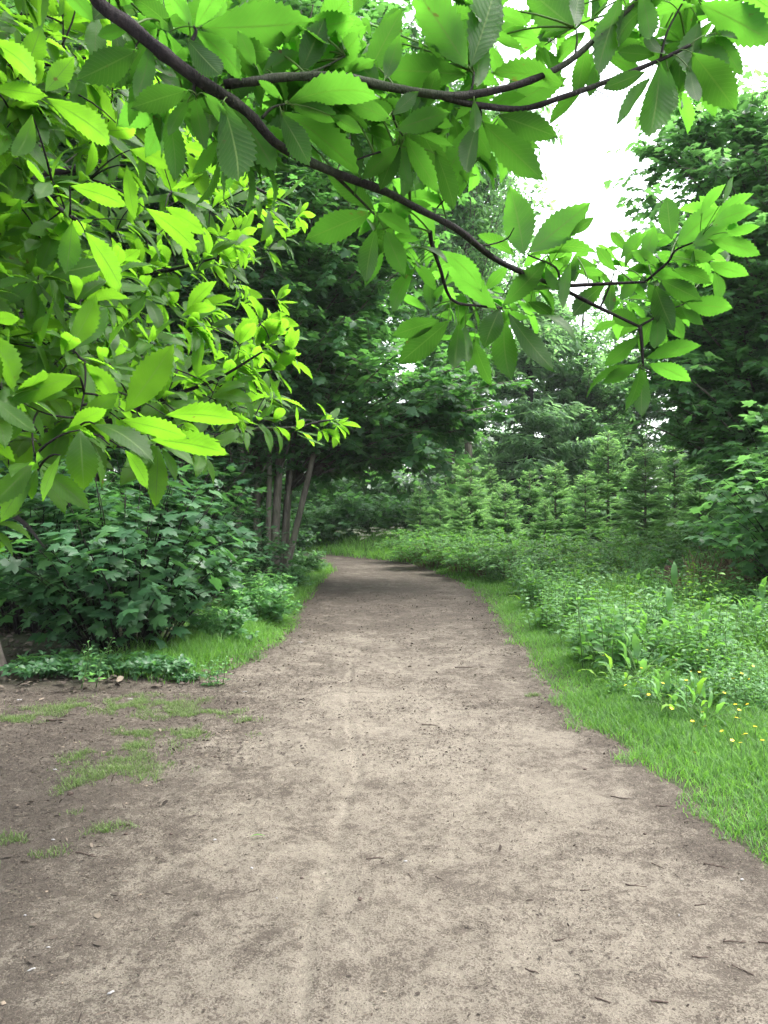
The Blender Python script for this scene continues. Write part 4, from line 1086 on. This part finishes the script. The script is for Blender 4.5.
patch = [(-1.35, 5.35, 0.30, 0.16), (-1.62, 5.05, 0.22, 0.2), (-1.75, 5.35, 0.14, 0.12), (-1.95, 4.9, .12, .1), (-1.55, 4.6, 0.26, 0.16), (-1.72, 4.35, 0.14, 0.12), (-2.5, 6.05, 0.35, 0.2), (-2.75, 5.7, 0.2, 0.12), (-1.65, 5.95, 0.3, 0.16), (-1.25, 5.85, 0.18, 0.1), (-1.95, 6.25, 0.4, 0.18),
         (-1.72, 3.62, 0.13, 0.07), (-1.55, 3.55, 0.1, 0.07), (-1.62, 3.9, 0.08, 0.06), (-1.35, 3.72, 0.1, 0.06), (-1.75, 3.35, 0.08, 0.08), (1.28, 6.5, 0.06, 0.05), (-1.0, 5.7, 0.1, 0.08)]
g_ = Acc()
for px, py, rx, ry in patch:
    n = int(9000 * rx * ry / 0.06 * 0.5) + 120
    r = 1.5 * rng.random(n) ** 0.7; an = rng.random(n) * 6.283
    x = px + rx * r * np.cos(an) * rng.uniform(0.8, 1.2, n); y = py + ry * r * np.sin(an)
    k = fbm(x * 9, y * 9, 3) + rng.normal(size=n) * 0.05 > 0.34 + 0.2 * r
    x = x[k]; y = y[k]
    blades(g_, x, y, surf(x, y) - 0.004, 0.03 * rng.uniform(0.4, 1.6, len(x)), np.full(len(x), 0.003), rng.uniform(0.3, 1.1, len(x)), np.clip(rng.normal(0.6, 0.25, len(x)), 0, 1))
tag(g_.build('grass_patches', M_grassd), 'thin patches of short grass on the bare soil left of the path', 'grass', kind='stuff')


# ------------------------------------------------------------------ meadow plants
def gen_dock(seed, n=11, L=0.34):
    g = np.random.default_rng(seed); C = Acc(); W = Acc()
    az = np.arange(n) * 2.4 + g.normal(size=n) * 0.3; el = g.uniform(0.35, 1.35, n)
    d = np.stack([np.cos(az) * np.cos(el), np.sin(az) * np.cos(el), np.sin(el)], 1)
    b = np.stack([np.cos(az) * 0.03, np.sin(az) * 0.03, np.full(n, 0.0)], 1)
    st = L * g.uniform(0.4, 1.5, n)
    t = b + d * st[:, None]
    for k in range(n): tube(W, bez(b[k], b[k] + [0, 0, st[k] * 0.5], t[k], 5), 0.004, 5)
    nr = np.array([0, 0, 1.0]) - d * 0.3 + g.normal(size=(n, 3)) * 0.2
    d2 = unit(d + np.array([0, 0, -0.25])); M = frames(d2, nr); S = L * g.uniform(0.6, 1.15, n); rn = np.clip(g.normal(0.6, 0.25, n), 0, 1)
    for k in (0, 1):
        i = np.arange(n) % 2 == k; scatter(C, BROAD[k], t[i], M[i], S[i], rn[i])
    return W, C


def gen_nettle(seed, H=0.7, stems=7, leafm=OVAL, ls=0.11, spread=0.2):
    g = np.random.default_rng(seed); C = Acc(); W = Acc(); P = []; D = []; S = []
    for k in range(stems):
        b = np.append(g.normal(size=2) * spread * 0.6, -0.02); h = H * g.uniform(0.6, 1.1)
        e = b + np.append(g.normal(size=2) * 0.1, h)
        Q = bez(b, (b + e) / 2 + np.append(g.normal(size=2) * 0.03, 0), e, 7); tube(W, Q, np.linspace(0.005, 0.002, 7), 5)
        m = 8
        for j in range(m):
            f = 0.2 + 0.8 * j / (m - 1); p = np.array([np.interp(f, np.linspace(0, 1, 7), Q[:, i]) for i in range(3)])
            a0 = j * 1.57 + g.normal() * 0.2
            for s_ in (0, math.pi):
                P.append(p); D.append((math.cos(a0 + s_), math.sin(a0 + s_), g.uniform(-0.4, 0.35))); S.append(ls * (1.15 - 0.6 * f) * g.uniform(0.8, 1.2))
    P = np.array(P); D = unit(np.array(D)); S = np.array(S)
    scatter(C, leafm, P + D * 0.015, frames(D, np.array([0, 0, 1.0]) + g.normal(size=(len(P), 3)) * 0.3), S, np.clip(g.normal(0.5, 0.25, len(P)), 0, 1))
    return W, C


def make_plant(name, label, cat, W, C, loc, group, m=M_weed):
    o = empty(name, loc); kid(o, W.build('stems', M_stem, o)); kid(o, C.build('leaves', m, o)); return tag(o, label, cat, group)


G_D = 'docks in the meadow beside the path'; G_N = 'nettles in the meadow beside the path'; G_H = 'tall meadow herbs'
M_weed2 = leaf_mat('top_lit_weed_leaf', (0.045, 0.125, 0.045), (0.075, 0.185, 0.062), (0.13, 0.26, 0.095), (0.19, 0.44, 0.07), 0.38, rough=0.5, spec=0.4)  # pale teal colour stands in for weed leaves lit from above
M_weed3 = leaf_mat('yellow_green_weed_leaf', (0.06, 0.15, 0.02), (0.10, 0.22, 0.03), (0.16, 0.30, 0.045), (0.24, 0.5, 0.04), 0.42, rough=0.5)
docks = [make_plant('dock_plant', 'dock', 'plant', *gen_dock(70 + k, 11 + 3 * k, 0.20 + 0.03 * k), (0, 0, 0), G_D, (M_weed3, M_weed2, M_weed)[k]) for k in range(3)]
nettles = [make_plant('nettle_clump', 'nettle', 'plant', *gen_nettle(80 + k, 0.5 + 0.12 * k, 9 + 2 * k, OVAL, 0.10 + 0.02 * k), (0, 0, 0), G_N, (M_weed, M_weed2, M_weed)[k]) for k in range(3)]
herbs = [make_plant('meadow_herb', 'herb', 'plant', *gen_nettle(90 + k, 0.75 + 0.15 * k, 5 + k, (NARROW, OVAL)[k], (0.17, 0.13)[k], 0.15), (0, 0, 0), G_H, (M_weed2, M_weed3)[k]) for k in range(2)]


def spread_plants(srcs, spots, group, default):
    u = set()
    for k, (x, y, s, lab) in enumerate(spots):
        v = k % len(srcs); lab = lab or default
        if v not in u:
            o = srcs[v]; u.add(v); o.location = on(x, y, 0.0); o.scale = (s, s, s); o.rotation_euler = (0, 0, rng.random() * 6); o['label'] = lab
        else:
            place(srcs[v], on(x, y, 0.0), rng.random() * 6, s, lab, group)


def w_at(px, py):
    Y = F * CAMZ / (py - 512.0); return ((px - 384) / F * Y, Y)


dock_sp = [(*w_at(690, 722), 0.9, 'bright broad leaved dock clump standing in turf nearest the buttercups'), (*w_at(668, 720), 0.75, 'dock clump with upright leaves touching the brightest dock'), (*w_at(705, 735), 0.65, 'low dock with a pale drooping leaf beside the brightest dock'),
           (*w_at(622, 695), 0.9, 'dock with silvery leaf backs at the edge of the short turf'), (*w_at(640, 690), 1.0, None), (*w_at(655, 672), 1.0, None)]
for k in range(60):
    y = rng.uniform(6.2, 15); x = float(right_edge(y)) + 0.6 + 4.6 * rng.random()
    dock_sp.append((x, y, rng.uniform(0.7, 1.35), None))
spread_plants(docks, dock_sp, G_D, 'broad leaved dock growing among the long meadow grass')
net_sp = [(*w_at(560, 640), 0.9, 'dark round nettle clump beside the short turf edge'), (*w_at(545, 633), 0.8, 'dark nettle clump left of the round one at the turf edge'), (*w_at(600, 665), 0.75, 'dark leafy nettle clump midway along the meadow edge'), (*w_at(585, 668), 0.7, None)]
for k in range(120):
    y = rng.uniform(6.6, 17.5); x = float(right_edge(y)) + 0.55 + 6.0 * rng.random() ** 1.2
    net_sp.append((x, y, rng.uniform(0.6, 1.1), None))
for k in range(26):
    y = rng.uniform(5.0, 6.8); net_sp.append((float(right_edge(y)) + 0.95 + 1.8 * rng.random(), y, rng.uniform(0.35, 0.6), None))
for px, py, s_ in ((618, 690, .5), (640, 672, .6), (660, 660, .7), (685, 665, .7), (705, 678, .6), (735, 690, .55), (760, 680, .6), (745, 655, .8), (715, 650, .8), (690, 645, .9), (665, 640, .9), (640, 645, .8), (625, 655, .7), (605, 645, .75), (765, 720, .4), (740, 712, .45), (650, 700, .4), (672, 700, .4), (720, 700, .5), (585, 640, .7), (760, 640, .9), (735, 630, .9)):
    net_sp.append((*w_at(px, py + 12), s_, None))
spread_plants(nettles, net_sp, G_N, 'leafy green nettle clump in the long meadow grass')
h_sp = []
for k in range(100):
    y = rng.uniform(5.6, 16.5); x = float(right_edge(y)) + 0.9 + 5.5 * rng.random()
    h_sp.append((x, y, rng.uniform(0.6, 1.05), None))
spread_plants(herbs, h_sp, G_H, 'slender tall herb with narrow leaves rising above the meadow grass')

# buttercups
def gen_butter():
    W = Acc(); C = Acc()
    tube(W, bez(np.array([0, 0, 0.]), np.array([0.02, 0, 0.2]), np.array([0.03, 0.01, 0.38]), 6), 0.0022, 5)
    c = np.array([0.03, 0.01, 0.38]); az = np.arange(5) * 1.2566
    d = np.stack([np.cos(az), np.sin(az), np.full(5, 0.35)], 1)
    scatter(C, SMALL[0], np.repeat(c[None], 5, 0), frames(d, np.array([[0, 0, 1.0]] * 5) - d * 0.3), np.full(5, 0.014), rng.random(5), np.full(5, 1.9))
    return W, C


o = empty('buttercup', (0, 0, 0)); W, C = gen_butter(); kid(o, W.build('stem', M_stem, o)); kid(o, C.build('flower', M_yellow, o))
G_Y = 'buttercups in the meadow grass'
tag(o, 'yellow buttercup flower on a thin stem in the meadow grass', 'flower', G_Y)
bc = [(720, 742, 0.55), (737, 745, 0.5), (733, 733, 0.6), (745, 752, .5), (755, 755, .6), (700, 765, .35), (712, 728, .6), (725, 718, .7), (745, 720, .7), (652, 690, .8), (660, 700, .8), (690, 682, .9), (686, 690, .8), (700, 680, .8), (665, 715, .7), (640, 692, .7), (705, 700, .8), (740, 690, .9), (758, 742, .5), (765, 760, .5), (750, 700, .9), (676, 668, .9), (722, 672, .9), (768, 715, .7), (738, 668, .9), (612, 660, .8), (762, 690, .8), (730, 755, .45), (752, 735, .6), (742, 760, .4), (690, 735, .6), (630, 676, .9), (700, 655, 1.0), (757, 668, .9)]
for k, (px, py, s) in enumerate(bc):
    x, y = w_at(px, py + 0.3 * s * F / 5.0 * 0.9)
    t = o if k == 0 else copy_tree(o)
    t.location = on(x, y, 0.0); t.rotation_euler = (rng.normal() * 0.3, rng.normal() * 0.3, rng.random() * 6); t.scale = (1.0, 1.0, s * 0.9)

# pale flower heads on the bank (cow parsley) as countable plants
W = Acc(); C = Acc()
for k in range(5):
    e = np.array([rng.normal() * 0.15, rng.normal() * 0.15, rng.uniform(0.6, 0.9)]); tube(W, bez(np.zeros(3), e * [0.4, 0.4, 0.6], e, 6), 0.004, 5)
    m = 26; p = e + np.stack([rng.normal(size=m) * 0.05, rng.normal(size=m) * 0.05, rng.normal(size=m) * 0.008], 1)
    scatter(C, SMALL[0], p, frames(rng.normal(size=(m, 3)), np.array([[0, 0, 1.0]] * m) + rng.normal(size=(m, 3)) * .2), np.full(m, 0.03), rng.random(m), np.full(m, 1.6))
o = empty('cow_parsley', on(-0.6, 26.2)); kid(o, W.build('stem', M_stem, o)); kid(o, C.build('flower', M_white, o))
tag(o, 'cow parsley with flat white heads on the grass bank at the path bend', 'plant', 'cow parsley on the bank')
for x, y in ((-1.0, 27.0), (-0.2, 26.8), (0.4, 27.2), (-0.4, 27.6), (-1.2, 27.8), (0.2, 26.0), (0.8, 26.4)):
    t = copy_tree(o); t.location = on(x, y, 0); t.rotation_euler = (0, 0, rng.random() * 6)

# small plants at the foot of the sycamore shrub
G_I = 'small plants at the foot of the sycamore shrub'
W, C = gen_nettle(101, 0.42, 5, OVAL, 0.075, 0.1)
sp = make_plant('sapling', 'thin sapling with small pale leaves in front of the dark shrub', 'plant', W, C, on(-2.55, 6.72, 0), None, M_right)
W, C = gen_bush(102, 0.2, 0.28, 22, [OVAL], 0.075, 10, 0.003, low=0.2, tri=True)
iv = make_bush('ground_bramble', 'low', 'plant', W, C, M_stem, M_maple, (0, 0, 0), 0, 1, G_I)
for k in range(12):
    x = -3.15 + 1.3 * (k / 11) + rng.normal() * 0.09; y = 6.95 + 0.4 * rng.random()
    lab = 'low dark leafy plant creeping along the edge of the bare soil'
    if k == 0: t = iv; t.location = on(x, y, 0); t['label'] = lab
    else: t = place(iv, on(x, y, 0), rng.random() * 6, rng.uniform(0.4, 0.95), lab, G_I)
W, C = gen_nettle(103, 0.3, 4, OVAL, 0.07, 0.1)
t = make_plant('seedling', 'tiny pale seedling plant at the end of the shrub near the soil', 'plant', W, C, on(-1.55, 6.9, 0), None, M_right)

# ------------------------------------------------------------------ things lying on the soil
def twig_mesh(L, r, forks=1, mat=M_twig):
    a = Acc(); n = 9
    P = np.stack([np.linspace(-L / 2, L / 2, n), np.cumsum(rng.normal(size=n)) * L * 0.025, r * 0.8 + np.abs(np.cumsum(rng.normal(size=n))) * L * 0.008], 1)
    tube(a, P, np.linspace(r, r * 0.5, n) * rng.uniform(0.8, 1.2, n), 6)
    for k in range(forks):
        i = int(rng.integers(2, 7)); s = 1 if rng.random() < 0.5 else -1
        tube(a, [P[i], P[i] + [L * 0.1, s * L * 0.08, 0.002], P[i] + [L * 0.2, s * L * 0.13, 0.003]], [r * 0.6, r * 0.5, r * 0.3], 5)
    return a


G_T = 'dark twigs scattered on the path'
for px, py, L, r, rz, lab in ((636, 885, 0.085, 0.0035, -0.25, 'dark knobbly stick lying on the soil near the right grass edge'), (743, 967, 0.075, 0.003, 2.1, 'bent dark twig in the corner of the path near the right edge'), (532, 973, 0.05, 0.003, -0.6, 'short dark twig alone on pale soil near the photographer'),
                              (603, 1001, 0.05, 0.003, -0.5, None), (660, 1003, 0.055, 0.004, -0.1, None), (700, 957, 0.055, 0.003, -0.1, None), (735, 942, 0.08, 0.003, -0.15, None), (716, 870, 0.10, 0.004, -0.5, 'long dark twig pointing at the right grass edge'), (658, 868, 0.06, 0.003, -0.9, None), (585, 890, 0.04, 0.003, 0.1, None),
                              (85, 856, 0.12, 0.004, -0.45, 'forked grey twig on the dark soil below the small grass tufts'), (375, 857, 0.08, 0.003, 0.1, None), (470, 668, 0.3, 0.006, 0.0, 'long thin stick across the path in the middle distance'), (620, 800, 0.1, 0.004, -0.6, None), (665, 808, 0.09, 0.004, -0.1, None), (60, 722, 0.2, 0.008, 0.05, 'thick dark twig lying beside the grass patches'), (430, 727, 0.12, 0.004, -.2, None), (440, 882, 0.05, 0.002, -0.8, None), (410, 878, 0.05, 0.002, -1.2, None), (255, 890, 0.06, .002, 0.6, None), (700, 905, .05, .003, .3, None), (560, 940, .04, .003, 0.4, None), (765, 940, .05, .004, .1, None), (230, 730, 0.02, 0.001, 0, None)):
    x, y = w_at(px, py)
    o = twig_mesh(L, r, 1 if L > 0.06 else 0).build('twig', M_twig)
    o.location = (x, y, float(surf(x, y))); o.rotation_euler = (0, 0, rz)
    tag(o, lab or 'short dark twig lying on the trodden soil of the path', 'twig', G_T)


def chip_mesh(L, w, h=0.008):
    a = Acc(); m = 9; an = np.linspace(0, 6.283, m, endpoint=False)
    r = rng.uniform(0.45, 1.2, m)
    lo = np.stack([np.cos(an) * L / 2 * r, np.sin(an) * w / 2 * r, np.full(m, 0.0)], 1); hi = lo * [0.85, 0.85, 1] + [0, 0, h]; hi[:, 2] += rng.normal(size=m) * h * 0.3
    j = np.arange(m); k = (j + 1) % m
    a.add(np.concatenate([lo, hi, [[0, 0, h * 1.3]]]), [np.stack([j, k, k + m, j + m], 1), np.stack([j + m, k + m, np.full(m, 2 * m)], 1)])
    return a


G_C = 'pale chips scattered on the soil'
for px, py, L, w, rz, m, lab in ((229, 731, 0.11, 0.03, 0.15, M_chip, 'flat pale strip of wood lying on the left half of the path'), (103, 753, 0.045, 0.04, 0.4, M_chip, 'pale fallen leaf resting on the grass patch'), (53, 840, 0.035, 0.022, 0.2, M_pale, 'white chip beside the small grass tufts'),
                                 (215, 840, 0.03, 0.024, 0.3, M_pale, 'white chip in the light soil left of the wheel track'), (252, 869, 0.022, 0.018, 0, M_pale, None), (405, 863, 0.03, 0.018, 0.2, M_pale, 'white chip alone on the soil right of the wheel track'), (31, 969, 0.05, 0.012, 0.8, M_pale, 'bent white sliver on the dark soil near the photographer'), (110, 997, 0.04, 0.02, 0.6, M_pale, 'ragged white scrap on the grey soil near the photographer'), (3, 1001, 0.035, 0.03, 0.1, M_chip, 'tan scrap at the near left corner of the soil'),
                                 (55, 773, 0.04, 0.03, 0, M_pale, None), (146, 786, 0.03, 0.02, 0.3, M_chip, None), (126, 805, 0.03, 0.02, 0.2, M_chip, None), (679, 917, 0.02, 0.012, 1.2, M_pale, None), (742, 885, 0.03, 0.02, 0.2, M_pale, None), (724, 841, 0.03, 0.025, 0.5, M_pale, None), (245, 694, 0.06, 0.03, 0, M_pale, None), (300, 642, 0.09, 0.06, 0, M_pale, None), (48, 948, .02, .015, .3, M_pale, None), (25, 917, .015, .01, .2, M_pale, None), (140, 893, .035, .012, 0.2, M_chip, None), (46, 890, .03, .02, .7, M_chip, None), (62, 985, .02, .012, 1.2, M_chip, None), (277, 900, .015, .01, .5, M_pale, None), (20, 700, .07, .04, .2, M_pale, None), (130, 700, .08, .03, .1, M_pale, None), (75, 745, .04, .02, .2, M_chip, None)):
    x, y = w_at(px, py)
    o = chip_mesh(L * 0.7, w * 0.6, 0.003).build('wood_chip', m)
    o.location = (x, y, float(surf(x, y)) + 0.003); o.rotation_euler = (0, 0, rz)
    tag(o, lab or 'small pale chip lying on the trodden soil', 'chip', G_C)
a = Acc(); scatter(a, NARROW, np.array([[0, 0, 0.]]), frames(np.array([[1.0, 0.2, 0]]), np.array([[0, 0, 1.0]])), np.array([0.07]), np.array([0.5]))
o = a.build('fallen_leaf', M_grass); x, y = w_at(250, 838); o.location = (x, y, float(surf(x, y)) + 0.012)
tag(o, 'narrow green fallen leaf on the soil left of the wheel track', 'leaf')
G_K = 'dark clods on the path'
for px, py, s in ((126, 836, 0.018), (171, 834, 0.014), (302, 877, 0.014), (360, 902, 0.018), (364, 757, 0.025), (215, 758, 0.02), (485, 770, 0.02), (70, 797, 0.03), (460, 750, .015), (440, 900, .01), (585, 770, .02), (645, 835, .015)):
    s *= 0.55; x, y = w_at(px, py); a = Acc(); g = bpy.data.meshes.new('clod')
    import bmesh
    bm = bmesh.new(); bmesh.ops.create_icosphere(bm, subdivisions=2, radius=s)
    for v in bm.verts: v.co *= 0.75 + 0.5 * rng.random(); v.co.z *= 0.7
    bm.to_mesh(g); bm.free(); g.materials.append(M_twig)
    o = bpy.data.objects.new('clod', g); COL.objects.link(o); o.location = (x, y, float(surf(x, y)) + s * 0.3)
    tag(o, 'small dark clod lying on the pale path', 'clod', G_K)

# fine litter nobody could count
a = Acc()


def litter(n, xr, yr, dens, smin, smax):
    x = rng.uniform(*xr, n); y = rng.uniform(*yr, n); k = (rng.random(n) < dens(x, y)) & (x > left_edge(y) - 0.4) & (x < right_edge(y) + 0.05); x = x[k]; y = y[k]; n = len(x)
    d = unit(np.stack([rng.normal(size=n) + 0.35, rng.normal(size=n) * 0.7, rng.normal(size=n) * 0.22], 1)); nr = np.array([0, 0, 1.0]) + rng.normal(size=(n, 3)) * 0.35
    S = rng.uniform(smin, smax, n) * rng.uniform(0.5, 1.3, n)
    scatter(a, OVAL_S, np.stack([x, y, surf(x, y) + 0.004], 1), frames(d, nr), S, np.clip(rng.beta(0.9, 1.4, n), 0, 1), rng.choice([0.35, 0.6, 1.2], n, p=[0.5, 0.3, 0.2]))


OVAL_S = fan_leaf([(0.2, 0.3), (0.18, 0.75)], (0, 0.5), 0.3, 0.1)


def ld(x, y):
    f = fbm(x * 2.6 + 3, y * 2.6, 4)
    return np.clip(0.15 + 1.9 * (f - 0.38) + 0.8 * sstep(-0.4, -1.6, x) + 0.35 * sstep(0.5, 0.0, right_edge(y) - x), 0.04, 1)


litter(95000, (-2.6, 1.8), (2.0, 4.6), ld, 0.005, 0.014)
litter(90000, (-4.2, 1.8), (4.6, 7.2), ld, 0.007, 0.024)
litter(45000, (-1.8, 2.0), (7.2, 15), ld, 0.012, 0.035)
litter(3200, (-4.8, -0.5), (2.2, 6.9), lambda x, y: np.clip(0.15 + 1.0 * sstep(-0.5, -1.8, x) + (fbm(x * 2, y * 2, 3) - 0.5), 0.03, 1), 0.016, 0.045)
litter(700, (-0.6, 1.8), (2.2, 9), lambda x, y: 0.35 + 0 * x, 0.014, 0.032)
tag(a.build('leaf_litter', M_litter), 'fine brown leaf litter and bark bits strewn on the soil', 'litter', kind='stuff')
# dead leaves under the left wood
a = Acc(); n = 9000
x = rng.uniform(-9, -1.0, n); y = rng.uniform(5.8, 15, n); k = x < left_edge(y) + 0.02; x = x[k]; y = y[k]; n = len(x)
scatter(a, OVAL, np.stack([x, y, hgt(x, y) + 0.015], 1), frames(rng.normal(size=(n, 3)) * [1, 1, 0.2], np.array([0, 0, 1.0]) + rng.normal(size=(n, 3)) * 0.35), rng.uniform(0.04, 0.1, n), rng.random(n))
tag(a.build('woodland_litter', M_litter), 'dead brown leaves covering the wood floor under the shrubs', 'litter', kind='stuff')

import bmesh
# ------------------------------------------------------------------ thin haze added to lift dark gaps and pale the far trees
HZ = Acc(); b0 = np.array([-405.0, -125.0, -1.3]); b1 = np.array([405.0, 905.0, 28.0])
cv = np.array([[(b0, b1)[i][0], (b0, b1)[j][1], (b0, b1)[k][2]] for i in (0, 1) for j in (0, 1) for k in (0, 1)])
HZ.add(cv, [np.array([(0, 1, 3, 2), (4, 6, 7, 5), (0, 4, 5, 1), (2, 3, 7, 6), (0, 2, 6, 4), (1, 5, 7, 3)])])
hm, hnt, hout = new_mat('shadow_lift_haze')
pv = hnt.nodes.new('ShaderNodeVolumePrincipled'); pv.inputs['Color'].default_value = (0.85, 0.95, 0.93, 1); pv.inputs['Density'].default_value = 0.0004
hnt.links.new(pv.outputs[0], hout.inputs['Volume'])
tag(HZ.build('haze', hm, smooth=False), kind='stuff')

# ------------------------------------------------------------------ light, sky, camera
world = bpy.data.worlds.new('World'); scene.world = world; world.use_nodes = True
nt = world.node_tree; nt.nodes.clear()
sky = nt.nodes.new('ShaderNodeTexSky'); sky.sky_type = 'NISHITA'; sky.sun_disc = False
EL, AZ = R_(62), R_(75)            # sun high to the right, over the clearing, behind cloud
sky.sun_elevation = EL; sky.sun_rotation = AZ; sky.dust_density = 4.0; sky.air_density = 1.0
hsv = nt.nodes.new('ShaderNodeHueSaturation'); hsv.inputs['Saturation'].default_value = 0.28; hsv.inputs['Value'].default_value = 1.0
bg = nt.nodes.new('ShaderNodeBackground'); bg.inputs['Strength'].default_value = 0.15
wo = nt.nodes.new('ShaderNodeOutputWorld')
nt.links.new(sky.outputs[0], hsv.inputs['Color']); nt.links.new(hsv.outputs[0], bg.inputs['Color']); nt.links.new(bg.outputs[0], wo.inputs[0])

sun = bpy.data.lights.new('sun', 'SUN'); sun.energy = 0.7; sun.angle = R_(50); sun.color = (1.0, 0.98, 0.95)
so = bpy.data.objects.new('sun', sun); COL.objects.link(so)
from mathutils import Vector
dirv = Vector((math.sin(AZ) * math.cos(EL), math.cos(AZ) * math.cos(EL), math.sin(EL)))
so.rotation_euler = dirv.to_track_quat('Z', 'Y').to_euler(); so.location = (0, 0, 30)

cam = bpy.data.cameras.new('camera'); cam.sensor_fit = 'VERTICAL'; cam.sensor_height = 36.0
cam.lens = 36.0 * F / 1024.0; cam.clip_end = 3000; cam.clip_start = 0.05
co = bpy.data.objects.new('camera', cam); COL.objects.link(co)
co.location = (0, 0, CAMZ); co.rotation_euler = (R_(90), 0, 0)
scene.camera = co

scene.view_settings.view_transform = 'Standard'; scene.view_settings.look = 'None'
scene.view_settings.exposure = 2.75; scene.view_settings.gamma = 1.0; scene.view_settings.use_curve_mapping = False
scene.render.engine = 'CYCLES'
cy = scene.cycles
cy.max_bounces = 6; cy.diffuse_bounces = 4; cy.glossy_bounces = 1; cy.transmission_bounces = 4; cy.transparent_max_bounces = 4
cy.use_denoising = True; cy.caustics_reflective = False; cy.caustics_refractive = False
scene.render.film_transparent = False
